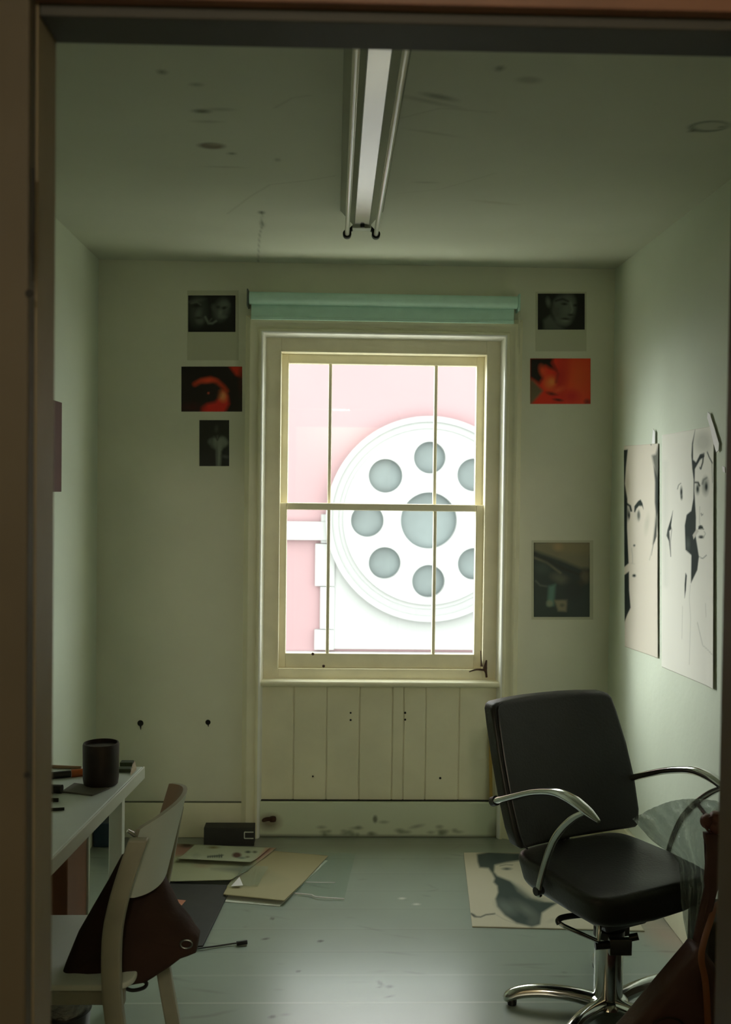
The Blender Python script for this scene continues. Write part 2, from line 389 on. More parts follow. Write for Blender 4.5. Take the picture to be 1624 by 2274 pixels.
# architrave: stepped moulding, mitred at the head, running to the floor
def casing_profile():  # distance from opening edge outward, projection from the wall
    return [(.007, .0275), (.013, .0285), (.018, .026), (.021, .019), (.027, .021), (.040, .026), (.046, .034), (.056, .038), (.064, .034), (.070, .024), (.078, .018), (.078, -.001)]
m = MB(); prof = casing_profile(); n = len(prof); V = []
for path in range(4):
    for d, h in prof:
        x = WX0-d if path < 2 else WX1+d; z = 0 if path in (0, 3) else WZ1+d
        V.append((x, YB-h, z))
Fc = [(r*n+i, r*n+i+1, (r+1)*n+i+1, (r+1)*n+i) for r in range(3) for i in range(n-1)]
m.add(V, Fc); m.build('casing', M_gloss, win, smooth=True, auto=35)
m = MB(); prof = [(-.011, -.047), (-.004, .012), (-.001, .021), (.004, .0265), (.007, .0275)]; n = len(prof); V = []
for path in range(4):
    for d, h in prof:
        V.append((WX0-d if path < 2 else WX1+d, YB-h, 0 if path in (0, 3) else WZ1+d))
m.add(V, [(r*n+i, r*n+i+1, (r+1)*n+i+1, (r+1)*n+i) for r in range(3) for i in range(n-1)]); m.build('casing_bead', mat('lit_bead_white', (.93, .93, .88), .2, spec=.8), win, smooth=True, auto=60)  # bead painted lighter to stand in for window light caught on it
# box frame set back behind the casing
YFm = YB+.045; YS = YB+.085
sx0 = W(622, 1100, YFm).x; sx1 = W(1077, 1100, YFm).x; sz1 = W(850, 785, YFm).z; sz0 = W(850, 1486, YFm).z
m = MB()
m.box(WX0-.003, sx0, YFm, YFm+.12, WZS, WZ1+.002); m.box(sx1, WX1+.003, YFm, YFm+.12, WZS, WZ1+.002)
m.box(sx0, sx1, YFm, YFm+.12, sz1, WZ1+.002); m.box(sx0, sx1, YFm, YFm+.12, WZS, sz0)
for x, s in ((sx0, 1), (sx1, -1)): m.box(min(x, x-s*.006), max(x, x-s*.006), YFm-.008, YFm+.002, sz0, sz1+.006)
m.box(sx0, sx1, YFm-.008, YFm+.002, sz1, sz1+.006)
m.build('window_frame', M_sash, win, bevel=.002)
gx0, gx1 = W(638, 1100, YS).x, W(1057, 1100, YS).x
b1, b2 = W(731, 1100, YS).x, W(967, 1100, YS).x
gzt, gzm1, gzm0, gzb = W(850, 808, YS).z, W(850, 1119, YS).z, W(850, 1134, YS).z, W(850, 1451, YS).z
for nm, y0, z0, z1, rt, rb in (('upper_sash', YS+.03, gzm1-.012, sz1+.0, gzt, gzm1), ('lower_sash', YS-.012, sz0, gzm1, gzm0, gzb)):
    m = MB(); y1 = y0+.036
    m.box(sx0-.002, gx0, y0, y1, z0, z1); m.box(gx1, sx1+.002, y0, y1, z0, z1)
    if nm == 'upper_sash': m.box(gx0, gx1, y0, y1, rt, z1); m.box(gx0, gx1, y0, y1, gzm0+.001, gzm1)
    else: m.box(gx0, gx1, y0, y1, z0, rb); m.box(gx0, gx1, y0, y1, rt, gzm1)
    za, zb_ = (rb, rt) if nm == 'upper_sash' else (rb, rt)
    for b in (b1, b2): m.box(b-.0075, b+.0075, y0+.004, y1-.004, min(za, zb_), max(za, zb_))
    s = m.build(nm, M_sash, win, bevel=.0025)
    g = MB(); g.box(gx0-.004, gx1+.004, y0+.018, y0+.021, min(za, zb_)-.004, max(za, zb_)+.004)
    g.build('glass_pane', M_glass, s)
m = MB(); zsl = WZS
m.box(WX0-.004, WX1+.004, YB+.002, YFm+.005, zsl-.012, zsl+.014); m.tube([(WX0-.002, YB-.004, zsl+.001), (WX1+.002, YB-.004, zsl+.001)], .0135, 14)
m.build('window_sill', M_gloss, win, smooth=True)
# iron latch in the lower right corner
l = W(1080, 1490, YFm-.012); m = MB()
m.tube(spline([W(1042, 1492, YFm-.02), W(1058, 1487, YFm-.022), W(1076, 1488, YFm-.018)]), interp([.002, .004, .005], 17), 8)
m.tube(spline([W(1081, 1466, YFm-.012), W(1078, 1484, YFm-.016), W(1080, 1495, YFm-.014), W(1081, 1504, YFm-.012)]), interp([.003, .009, .005, .005], 25), 8)
m.tube(spline([W(1068, 1445, YFm-.006), W(1069, 1465, YFm-.01), W(1070, 1480, YFm-.012)]), interp([.002, .003, .006], 17), 8)
m.build('window_latch', M_rust, win, smooth=True)
for px, py in ((719, 1479), (695, 1452)):
    m = MB(); c = W(px, py, YFm+.0); m.lathe((0, 0, 0), [(.007, 0), (.006, .004), (.002, .006)], 10); m.v = [c+Vector((p.x, -p.z-.002, p.y)) for p in m.v]
    m.build('screw_head', M_rust, win, smooth=True)
# boarded apron and its skirting below the sill
yp = YB+.03; zt = WZS-.012; zk = P(850, 1777, y=yp).z
gro = [P(x, 1650, y=yp).x for x in (652, 725, 798, 871, 896, 945, 1019)]
m = MB(); xs = [WX0-.002]+gro+[WX1+.002]
for i in range(len(xs)-1):
    a, b = xs[i]+.0012, xs[i+1]-.0012; j = random.uniform(-.001, .001)
    m.add([(a, yp+.004+j, zk-.02), (a+.004, yp+j, zk-.02), (b-.004, yp+j, zk-.02), (b, yp+.004+j, zk-.02), (a, yp+.004+j, zt), (a+.004, yp+j, zt), (b-.004, yp+j, zt), (b, yp+.004+j, zt)], [(0, 1, 5, 4), (1, 2, 6, 5), (2, 3, 7, 6)])
m.box(WX0-.002, WX1+.002, yp+.006, yp+.03, 0, zt+.01)
struct(m.build('trim_7', M_gloss))
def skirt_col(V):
    px = proj(V); sh = []
    r = random.Random(3)
    for _ in range(26): x = r.uniform(700, 1020); sh.append(('e', (x, 1852-abs(r.gauss(0, 9)), r.uniform(3, 9), r.uniform(2, 4), 0), (.12, .15, .08), 3, .6))
    sh.append(('e', (833, 1816, 5, 8, 0), (.1, .12, .07), 2, .8)); sh.append(('e', (925, 1832, 12, 3, -12), (.14, .16, .1), 3, .6))
    sh.append(('p', [(575, 1851), (1115, 1853), (1115, 1874), (575, 1872)], (.06, .07, .045), 4, .85))  # dark band painted along the foot as crevice shade
    sh.append(('e', (600, 1822, 22, 16, 0), (.16, .10, .05), 8, .7)); sh.append(('e', (1100, 1845, 14, 22, 0), (.16, .13, .07), 8, .6))
    return paint(px, (.68, .74, .57), sh)
yk = yp-.014
sk = grid_sheet('baseboard_window', mat('skirting_stains_and_shade', (.5, .5, .4), .45, attr='paint'), lambda u, v: (WX0-.002+(WX1-WX0+.004)*u, yk, zk*v), 220, 46, skirt_col, thick=.02); struct(sk)
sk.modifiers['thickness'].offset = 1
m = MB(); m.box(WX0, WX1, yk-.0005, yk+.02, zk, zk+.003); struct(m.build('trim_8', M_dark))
# small holes and knots in the boards and the wall
def disc(name, px, py, y, r, label, cat, group=None, mt=M_dark, drip=0):
    c = P(px, py, y=y); m = MB(); m.lathe((0, 0, 0), [(r, 0), (r*.9, .0015), (r*.3, .002)], 14)
    m.v = [c+Vector((p.x, -p.z, p.y)) for p in m.v]
    if drip: m.tube([c+Vector((0, -.001, 0)), c+Vector((.002, -.001, -drip))], [r*.5, .001], 8)
    return tag(m.build(name, mt, None, c, smooth=True), label, cat, group)
for px, py, r in ((779, 1583, .0045), (779, 1599, .005), (900, 1583, .0055), (900, 1598, .005), (695, 1724, .004), (978, 1728, .0055)):
    w = {(779, 1583): 'upper of the left pair of screws in the board under the window', (779, 1599): 'lower of the left pair of screws in the board under the window', (900, 1583): 'upper of the right pair of screws in the board under the window',
         (900, 1598): 'lower of the right pair of screws in the board under the window', (695, 1724): 'lone dark screw low on the left boards under the window', (978, 1728): 'lone dark screw low on the right boards under the window'}[(px, py)]
    disc('screw', px, py, yp-.0005, r, w, 'screw', 'screws in the boarded panel')
disc('wall_plug', 312, 1606, YB-.0005, .014, 'dark wall plug hole with a drip, left of the two low on the wall', 'wall plug', 'plugs in the window wall', drip=.03)
disc('wall_plug', 462, 1604, YB-.0005, .012, 'dark wall plug hole nearer the window, low on the wall', 'wall plug', 'plugs in the window wall', drip=.02)
disc('door_screw', 60, 1721, YN-.0265, .0035, 'dark screw low on the left door frame', 'screw')
c = P(606, 1819, y=yk-.03); m = MB(); m.tube(spline([P(583, 1822, y=yk-.01), P(594, 1819, y=yk-.03), c]), .009, 12); m.lathe(c, [(.004, -.013), (.014, -.010), (.016, 0), (.014, .010), (.004, .013)], 14)
tag(m.build('pipe_stub', M_rust, None, c, smooth=True), 'rusty pipe stub at the left foot of the window panel', 'pipe')

# roller blind
bl = thing('roller_blind', 'sage green roller blind rolled up above the window', 'blind', P(850, 690, y=YB-.03))
bx0, bx1 = P(554, 665, y=YB-.05), P(1149, 665, y=YB-.05); zc = P(850, 667, y=YB-.05).z; R_ = .028
m = MB(); m.tube([(bx0.x, YB-.05, zc), (bx1.x, YB-.05, zc)], R_, 28); m.build('rolled_fabric', M_blind, bl, smooth=True)
zlow = P(850, 716, y=YB-.02).z
m = MB(); m.box(bx0.x+.008, bx1.x-.012, YB-.046, YB-.043, zlow+.01, zc-.006); m.box(bx0.x+.008, bx1.x-.012, YB-.05, YB-.038, zlow, zlow+.014); m.build('hanging_fabric', M_blind, bl, bevel=.002)
for x in (bx0.x-.006, bx1.x+.006):
    m = MB(); m.box(x-.003, x+.003, YB-.085, YB, zc-.04, zc+.035); m.build('bracket', M_steel if x < 0 else M_blind, bl, bevel=.002)
m = MB(); xx = bx1.x+.012
for s in (-.003, .005): m.tube(spline([(xx+s*.4, YB-.05, zc), (xx+s, YB-.03, zc-.3), (P(1152, 1015, y=YB-.02).x+s*.5, YB-.015, P(1152, 1015, y=YB-.02).z)], 6), .0013, 6)
m.build('pull_cord', M_paper, bl, smooth=True)

# ------------------------------------------------------------------ fluorescent fitting
ZT = H-.085
yf = 3.70; yn = 2.05
a = P(803, 522, z=ZT); cxl = a.x; yf = a.y
lt = thing('fluorescent_light', 'unlit twin tube ceiling light running towards the window', 'ceiling light', (cxl, (yf+yn)/2, H))
m = MB()
ye, yd = yf-.015, yn
m.add([(cxl-.078, y, H-.002) for y in (ye, yd)]+[(cxl-.027, y, H-.058) for y in (ye, yd)]+[(cxl+.027, y, H-.058) for y in (ye, yd)]+[(cxl+.078, y, H-.002) for y in (ye, yd)],
      [(0, 1, 3, 2), (2, 3, 5, 4), (4, 5, 7, 6), (0, 2, 4, 6), (1, 7, 5, 3)])
m.build('batten', M_batten, lt)
m = MB(); m.box(cxl-.026, cxl+.026, yd+.02, ye-.04, H-.062, H-.0585); st_ = m.build('cover_strip', M_reflect, lt, bevel=.001)
for s in (-1, 1):
    x = cxl+s*.0525
    m = MB(); m.tube([(x, yd+.01, ZT), (x, yf-.012, ZT)], .0085, 20); m.build('tube', M_tube, lt, smooth=True)
    for y, dy in ((yf, -.02), (yd, .02)):
        m = MB(); m.tube([(x, y+.004, ZT), (x, y+dy, ZT)], .0155, 20); m.bar((x-s*.006, y-.004, ZT+.01), (x-s*.036, y-.004, H-.045), .012, .02, (0, 1, 0)); m.build('lamp_holder', M_black, lt, smooth=True, auto=30)
m = MB(); m.box(cxl-.034, cxl+.034, yf-.045, yf-.008, H-.072, H-.055); m.build('end_cap', M_white, lt, bevel=.003)
for y in (yf-.05, yd+.06):
    m = MB(); m.lathe((cxl+.002, y, H-.064), [(.007, -.006), (.008, -.001), (.008, .003)], 12); m.build('screw', M_black, lt, smooth=True)

# ------------------------------------------------------------------ photographs on the window wall
def wall_print(name, box, base, shapes, label, group, mt=M_print, n=(70, 52), paper=None, cat='photograph'):
    x0, y0, x1, y1 = box; yy = YB-.0012 if not paper else YB-.0026; c = P((x0+x1)/2, (y0+y1)/2, y=YB)
    A, B, Cc, D = P(x0, y1, y=yy), P(x1, y1, y=yy), P(x1, y0, y=yy), P(x0, y0, y=yy)
    root = None
    if paper:
        root = thing(name, label, cat, c, group)
        px0, py0, px1, py1 = paper; m = MB(); q = [P(px0, py1, y=YB-.0016), P(px1, py1, y=YB-.0016), P(px1, py0, y=YB-.0016), P(px0, py0, y=YB-.0016)]
        m.add(q+[p+Vector((0, .0014, 0)) for p in q], [(0, 1, 2, 3), (4, 7, 6, 5), (0, 4, 5, 1), (1, 5, 6, 2), (2, 6, 7, 3), (3, 7, 4, 0)]); m.build('paper_backing', M_paper, root)
    def corner(u, v):
        a = A.lerp(B, u); b = D.lerp(Cc, u); p = a.lerp(b, v); return (p.x, p.y, p.z)
    o = grid_sheet('printed_image' if root else name, mt, corner, n[0], n[1], lambda V: paint(proj(V), base, shapes), root, None if root else c, thick=.0012)
    o.modifiers['thickness'].offset = -1
    if not root: tag(o, label, cat, group)
    return o
K = (.006, .006, .005); G = lambda g: (g*1.2, g*1.4, g*1.15)
PG = 'photographs pinned beside the window'
# two pale faces in the dark
wall_print('photograph', (418, 656, 523, 737), K, [
    ('e', (440, 690, 19, 32, 5), G(.05), 8), ('e', (436, 678, 10, 5, 0), K, 3), ('e', (441, 696, 6, 10, 20), G(.11), 4), ('e', (444, 712, 9, 8, 0), G(.10), 4), ('e', (436, 668, 14, 3, -10), G(.10), 3),
    ('l', [(425, 674), (437, 671), (446, 677)], 2, G(.14), 2), ('e', (441, 706, 6, 2, 0), K, 2),
    ('e', (492, 688, 17, 24, 15), G(.09), 6), ('e', (499, 677, 10, 9, 0), G(.14), 5), ('e', (497, 684, 7, 3, -15), K, 2), ('e', (484, 682, 5, 3, 0), G(.02), 2), ('e', (490, 694, 4, 8, 10), G(.17), 3), ('e', (494, 704, 7, 3, 0), G(.15), 3),
    ('e', (475, 684, 5, 8, -20), G(.08), 3), ('l', [(456, 704), (463, 718), (472, 718), (480, 713)], 3.2, G(.22), 2.5), ('l', [(463, 716), (470, 708)], 2, G(.10), 2)],
    'black photograph of two pale heads, top left of the window', PG, paper=(416, 645, 530, 800))
# red lit eye
wall_print('photograph', (403, 814, 538, 914), (.012, .008, .005), [
    ('p', [(508, 812), (540, 812), (540, 840), (524, 833), (516, 823)], (0.798, 0.046, 0.015), 4), ('e', (535, 850, 5, 22, 0), (.06, .012, .006), 5),
    ('l', [(433, 853), (447, 845), (468, 841), (484, 848), (497, 860), (503, 868)], 7, (0.798, 0.061, 0.018), 5), ('e', (462, 845, 15, 5, -6), (0.950, 0.091, 0.030), 4),
    ('p', [(446, 918), (448, 905), (460, 897), (478, 893), (488, 880), (494, 868), (506, 878), (509, 897), (498, 918)], (0.855, 0.030, 0.018), 5),
    ('e', (494, 880, 9, 12, -20), (0.950, 0.232, 0.074), 5), ('e', (495, 879, 5, 6, 0), (0.950, 0.380, 0.133), 4), ('e', (466, 872, 22, 14, 8), (.012, .006, .004), 5), ('e', (463, 873, 2.2, 2.2, 0), (0.855, 0.137, 0.076), 1.5), ('e', (425, 905, 22, 10, 0), (.05, .008, .006), 8)],
    'red lit close up photograph of an eye, left of the window', PG, n=(90, 66))
# dark figure with a pale coat
wall_print('photograph', (443, 933, 509, 1035), (.018, .02, .015), [
    ('e', (481, 952, 4, 7, 0), (.07, .075, .06), 3), ('e', (485, 983, 17, 14, 0), G(.13), 5), ('e', (499, 982, 6, 10, -20), G(.17), 4), ('e', (467, 980, 5, 6, 20), G(.10), 3), ('p', [(475, 975), (496, 973), (493, 1005), (489, 1036), (482, 1036), (481, 1000)], G(.19), 4),
    ('p', [(492, 1003), (509, 985), (509, 1035), (495, 1035)], (.012, .02, .016), 3), ('e', (500, 1014, 7, 3, 10), G(.07), 3), ('l', [(478, 965), (483, 978), (488, 966)], 2, K, 2), ('e', (482, 1010, 2, 20, 0), G(.10), 2)],
    'small dark upright photograph of a standing figure, lowest on the left', PG, n=(60, 90))
# dark turned face, upper right
wall_print('photograph', (1195, 652, 1299, 732), (.006, .007, .006), [
    ('e', (1252, 688, 27, 36, 14), G(.075), 6), ('e', (1262, 682, 14, 22, 14), G(.13), 8), ('e', (1243, 672, 11, 9, 0), G(.10), 5), ('e', (1252, 712, 14, 9, 8), G(.11), 5), ('p', [(1196, 652), (1238, 652), (1225, 668), (1222, 690), (1232, 712), (1218, 715), (1205, 690)], (.006, .007, .006), 5),
    ('e', (1218, 671, 5, 10, -10), G(.10), 3), ('p', [(1207, 712), (1222, 700), (1240, 722), (1255, 733), (1208, 733)], G(.075), 4), ('l', [(1235, 668), (1250, 664), (1262, 669)], 3.5, K, 2.5), ('e', (1254, 675, 6, 2.5, 5), K, 2), ('e', (1279, 678, 5, 2.5, 0), K, 2), ('l', [(1268, 672), (1272, 688), (1268, 697)], 2.4, G(.2), 2.5),
    ('e', (1268, 699, 5, 2, 0), K, 2), ('e', (1256, 708, 8, 2, 4), K, 1.8), ('e', (1256, 713, 6, 2, 4), G(.17), 2), ('p', [(1284, 650), (1300, 650), (1300, 734), (1270, 734), (1282, 705)], K, 5)],
    'dark monochrome photograph of a turned face, top right of the window', PG, n=(80, 62), paper=(1190, 648, 1303, 780))
# red portrait
wall_print('photograph', (1178, 796, 1312, 897), (0.950, 0.040, 0.014), [
    ('e', (1285, 838, 30, 48, 0), (0.950, 0.102, 0.018), 22), ('e', (1245, 840, 14, 40, 10), (0.722, 0.021, 0.012), 10), ('p', [(1176, 794), (1230, 794), (1226, 806), (1236, 822), (1222, 818), (1212, 812), (1204, 822), (1206, 840), (1198, 852), (1176, 838)], (.012, .008, .006), 5),
    ('p', [(1176, 840), (1186, 846), (1206, 868), (1196, 880), (1180, 898), (1176, 898)], (.20, .15, .08), 4), ('e', (1206, 824, 7, 12, -20), (0.950, 0.089, 0.025), 5), ('e', (1222, 850, 12, 14, 20), (0.950, 0.179, 0.037), 7), ('e', (1226, 848, 5, 6, 0), (0.950, 0.285, 0.057), 4), ('e', (1240, 866, 12, 5, -20), (0.950, 0.115, 0.035), 5),
    ('e', (1226, 875, 9, 3, 15), (.08, .006, .005), 3), ('e', (1238, 884, 14, 5, 10), (0.950, 0.028, 0.017), 3), ('e', (1240, 888, 9, 2.5, 8), (.08, .006, .005), 2), ('e', (1270, 880, 16, 12, 0), (0.798, 0.018, 0.015), 8), ('e', (1305, 892, 6, 5, 0), (0.304, 0.015, 0.012), 4), ('l', [(1228, 806), (1240, 830), (1236, 848)], 4, (0.418, 0.015, 0.009), 4)],
    'bright red lit portrait photograph to the right of the window', PG, n=(90, 68))
# collage print with a white border
wall_print('art_print', (1186, 1205, 1310, 1370), (.035, .055, .045), [
    ('p', [(1186, 1203), (1312, 1203), (1312, 1262), (1290, 1262), (1250, 1245), (1186, 1222)], (.24, .22, .13), 5), ('p', [(1215, 1203), (1312, 1203), (1312, 1230), (1250, 1228)], (.30, .25, .13), 8), ('e', (1240, 1215, 10, 8, 0), (.42, .30, .15), 5), ('e', (1245, 1285, 20, 10, 20), (.12, .13, .09), 6),
    ('l', [(1186, 1230), (1215, 1243), (1250, 1262), (1285, 1276), (1312, 1268)], 6, (.03, .035, .025), 3), ('l', [(1186, 1238), (1215, 1250), (1245, 1272)], 4, (.20, .19, .12), 2.5), ('e', (1300, 1280, 10, 14, 0), (.14, .12, .07), 5), ('e', (1288, 1297, 8, 8, 0), (.09, .075, .04), 4), ('l', [(1190, 1290), (1200, 1300), (1214, 1302)], 2.5, (.14, .17, .13), 2), ('p', [(1219, 1302), (1234, 1298), (1230, 1345), (1216, 1345)], (.13, .27, .22), 4), ('e', (1221, 1340, 7, 7, 0), (.27, .31, .22), 3),
    ('p', [(1232, 1333), (1260, 1332), (1258, 1358), (1240, 1357)], (.30, .27, .17), 3), ('e', (1275, 1310, 22, 24, 0), (.028, .04, .034), 10), ('e', (1249, 1344, 5, 4, 0), (.16, .16, .1), 2), ('e', (1206, 1262, 14, 12, 0), (.06, .09, .07), 7)],
    'grey green collage print with pale border, low right of the window', None, n=(80, 104), paper=(1181, 1200, 1318, 1376), cat='print')

# ------------------------------------------------------------------ maroon poster on the left wall
y0 = P(137, 1000, x=XL+.003).y; zt_ = P(130, 892, x=XL+.003).z; zb_ = P(130, 1092, x=XL+.003).z
m = MB(); m.box(XL, XL+.003, y0-.30, y0, zb_, zt_); tag(m.build('poster', M_maroon, None, (XL, y0-.15, (zb_+zt_)/2)), 'dark maroon sheet pinned to the left wall', 'poster')

# ------------------------------------------------------------------ large drawings on the right wall
INK = (.012, .022, .018); INK2 = (.05, .065, .055)
def wall_drawing(name, cor, base, shapes, label, curl, mt=M_poster, n=(120, 210)):
    A, B, Cc, D = [P(px, py, x=XR-.003) for px, py in cor]     # bottom far, bottom near, top near, top far
    c = (A+Cc)/2
    def corner(u, v):
        p = A.lerp(B, u).lerp(D.lerp(Cc, u), v)
        return (XR-.003-curl(u, v), p.y, p.z)
    def colf(V):
        V = V.copy(); V[:, 0] = XR-.003; return paint(proj(V), base, shapes)
    o = grid_sheet(name, mt, corner, n[0], n[1], colf, None, c, thick=.0015); tag(o, label, 'drawing', 'large face drawings on the right wall'); return o
def z6(x, y): return (1340+x/3.345, 880+y/3.344)    # frame of a close look at the wall
def zp(l): return [z6(*q) for q in l]
d1 = [
    ('p', zp([(150, 400), (183, 395), (170, 520), (162, 650), (180, 760), (178, 980), (190, 1240), (150, 1275), (135, 1240), (135, 400)]), INK, 1.2),
    ('p', zp([(135, 1345), (192, 1300), (193, 1440), (204, 1570), (180, 1620), (150, 1700), (135, 1690)]), INK, 1.2),
    ('e', (*z6(185, 870), 3.5, 13, 0), INK2, 2.5, .8), ('l', zp([(178, 800), (200, 815), (208, 850)]), 4.5, INK, 1.2), ('e', (*z6(193, 885), 2, 7, 0), INK, 1.2),
    ('p', zp([(230, 860), (232, 815), (260, 778), (278, 766), (293, 795), (300, 840), (288, 815), (265, 815), (248, 835), (238, 862)]), INK, 1.0),
    ('e', (*z6(264, 885), 3.2, 10, 0), INK2, 1.5), ('e', (*z6(263, 878), 1.8, 6, 0), INK, 1), ('e', (*z6(258, 885), 7, 14, 0), (.45, .44, .37), 2, .3),
    ('e', (*z6(231, 1108), 2.4, 2.2, 0), INK2, 1.2), ('l', zp([(212, 1130), (218, 1190), (218, 1240)]), 1, (.3, .31, .27), 1.2, .6), ('e', (*z6(230, 1332), 4, 3.2, 0), INK, 1.5), ('l', zp([(205, 1240), (235, 1245)]), 1, (.3, .3, .26), 1.2, .5),
    ('p', zp([(362, 440), (380, 520), (390, 620), (390, 780), (397, 850), (388, 960), (372, 1100), (385, 1080), (412, 960), (418, 800), (420, 560), (417, 340), (392, 430)]), (.05, .065, .05), 3, .85),
    ('p', zp([(378, 520), (390, 640), (388, 790), (400, 900), (418, 840), (420, 520), (405, 600)]), INK, 1.5, .8),
    ('p', zp([(397, 900), (386, 1010), (362, 1180), (378, 1100), (404, 1040)]), INK, 1.2, .8), ('l', zp([(345, 1215), (372, 1110)]), 1.2, (.3, .31, .25), 1.5, .6),
    ('e', (*z6(325, 950), 5, 20, 8), (.50, .49, .40), 3, .5), ('e', (*z6(180, 650), 4, 18, 0), (.40, .34, .2), 4, .4), ('l', zp([(348, 338), (358, 360)]), 2, INK2, 1)]
wall_drawing('face_drawing', [(1388, 1436), (1463, 1462), (1463, 985), (1386, 990)], (.70, .64, .55), d1, 'ink drawing of a face smoking, on the sheet nearer the window', lambda u, v: .02*max(0, u-.72)**1.2*(1-abs(v-.35)))
d2 = [
    ('l', zp([(552, 690), (560, 660), (577, 645)]), 1.6, (.2, .21, .18), 1), ('e', (*z6(581, 712), 2.6, 11, 0), INK, 1.5), ('e', (*z6(583, 750), 2, 5, 0), INK2, 1.5),
    ('p', zp([(518, 850), (505, 960), (508, 985), (492, 1000), (502, 1190), (488, 1075), (470, 1035), (478, 990), (500, 920)]), INK, 1),
    ('l', zp([(510, 985), (500, 1080), (502, 1190)]), 1.3, INK, 1, .7),
    ('p', zp([(683, 250), (660, 350), (655, 440), (662, 540), (672, 620), (670, 760), (655, 850), (620, 880), (606, 960), (612, 1140), (655, 1180), (652, 1390), (700, 1290), (712, 1190), (688, 1040), (690, 900), (678, 700), (682, 540), (722, 470), (752, 450), (752, 420), (720, 430), (690, 490), (668, 470), (668, 360)]), INK, 1.2),
    ('p', zp([(665, 1030), (695, 985), (712, 1000), (672, 1062)]), (.62, .59, .52), 1),
    ('l', zp([(745, 440), (740, 490), (725, 540), (720, 530)]), 3, INK, 1.2), ('l', zp([(775, 415), (790, 450), (818, 495)]), 2.6, INK, 1), ('e', (*z6(630, 1100), 4, 12, 0), (.12, .14, .12), 3, .5),
    ('l', zp([(685, 640), (705, 640), (716, 665)]), 4, INK, 1.2), ('e', (*z6(702, 688), 4.5, 11, 0), (.16, .18, .15), 2.5, .8), ('e', (*z6(702, 688), 2.2, 7, 0), INK, 1.2),
    ('e', (*z6(762, 665), 8, 18, 0), (.18, .2, .17), 4, .75), ('e', (*z6(767, 672), 3, 8, 0), INK, 1.5), ('l', zp([(738, 650), (745, 620), (770, 605)]), 3, INK2, 2, .8),
    ('l', zp([(728, 870), (732, 885), (742, 875)]), 1.4, INK2, 1), ('l', zp([(718, 820), (716, 940), (724, 960)]), .9, (.3, .31, .27), 1.2, .6), ('e', (*z6(724, 972), 5, 4.2, 0), INK, 1.2), ('p', zp([(704, 990), (715, 965), (736, 965), (750, 990), (728, 985)]), INK, 1), ('e', (*z6(728, 1045), 5.5, 3.4, 0), INK, 1.5), ('l', zp([(750, 1005), (760, 1020), (745, 1050)]), 1.2, (.25, .26, .22), 1.3, .7),
    ('l', zp([(708, 1190), (740, 1205), (768, 1180)]), 1.6, INK2, 1.2, .8), ('p', zp([(612, 1310), (622, 1330), (615, 1440), (605, 1500), (605, 1400)]), INK, 1),
    ('l', zp([(648, 1400), (640, 1500), (650, 1650), (640, 1990)]), .8, (.36, .37, .32), 1.2, .5), ('l', zp([(700, 1680), (740, 1850), (830, 1925)]), 1, (.3, .31, .27), 1.2, .6), ('l', zp([(760, 1540), (765, 1640)]), .8, (.36, .37, .32), 1.2, .5),
    ('l', zp([(590, 1560), (585, 1800)]), .8, (.4, .4, .36), 1.2, .5), ('l', zp([(460, 500), (462, 1400)]), 6, (.5, .52, .47), 8, .35), ('l', zp([(815, 500), (820, 640)]), 1.2, INK2, 1.2, .7), ('e', (*z6(740, 340), 18, 22, 0), (.42, .43, .37), 8, .5)]
wall_drawing('face_drawing', [(1470, 1481), (1588, 1531), (1588, 945), (1471, 966)], (.84, .82, .75), d2, 'ink drawing of a smoking face and ear, on the sheet nearer the doorway', lambda u, v: .045*max(0, u-.86)**1.0*(1-.4*v), n=(150, 230))
def tape(px4, label, dx=.008):
    q = [P(px, py, x=XR-dx) for px, py in px4]; c = sum(q, Vector())/len(q); m = MB(); k = len(q)
    m.add(q+[p+Vector((.002, 0, 0)) for p in q], [tuple(range(k)), tuple(range(2*k-1, k-1, -1))]+[(i, i+k, (i+1) % k+k, (i+1) % k) for i in range(k)])
    tag(m.build('tape', M_tape, None, c), label, 'tape', 'tape strips on the right wall')
tape([(1572, 915), (1577, 920), (1586, 948), (1597, 985), (1596, 1000), (1591, 1005), (1585, 985), (1577, 948), (1571, 928)], 'long white tape strip holding the nearer drawing')
tape([(1451, 952), (1455, 960), (1455, 985), (1448, 985)], 'short tape strip at the top of the farther drawing')
tape([(1604, 1035), (1610, 1037), (1611, 1050), (1606, 1047)], 'scrap of white tape beside the door frame', .002)

# ------------------------------------------------------------------ desk and what stands on it
ZD = .73
A = P(318, 1702, z=ZD); B = P(121, 1898, z=ZD); dr = (B-A).normalized(); Bn = A+dr*((1.9-A.y)/dr.y); TH = .037
desk = thing('desk', 'white topped desk standing along the left wall', 'desk', (-.85, 2.5, 0))
m = MB(); x0 = XL+.022; q = [(x0, Bn.y), (Bn.x, Bn.y), (A.x, A.y), (x0, A.y)]
m.add([(x, y, z) for z in (ZD-TH, ZD) for x, y in q], [(3, 2, 1, 0), (4, 5, 6, 7), (0, 1, 5, 4), (1, 2, 6, 5), (2, 3, 7, 6), (3, 0, 4, 7)]); m.build('desk_top', M_desktop, desk, bevel=.004)
m = MB(); nrm = Vector((-dr.y, dr.x, 0)); nrm = nrm if nrm.x > 0 else -nrm
m.bar(A+nrm*.003+Vector((0, 0, -.018)), Bn+nrm*.003+Vector((0, 0, -.018)), .006, .037); m.build('edge_band', M_white, desk, bevel=.002)
for px, y, xx in ((259, 3.06, None), (None, 2.0, -.68), (None, 3.06, XL+.06), (None, 2.0, XL+.06)):
    x = P(px, 1900, y=y).x if px else xx
    m = MB(); m.box(x-.02, x+.02, y-.02, y+.02, 0, ZD-TH); m.build('leg', M_white, desk, bevel=.003)
cab = thing('drawer_cabinet', 'red brown wooden cabinet standing under the desk', 'cabinet', (XL+.17, 2.6, 0))
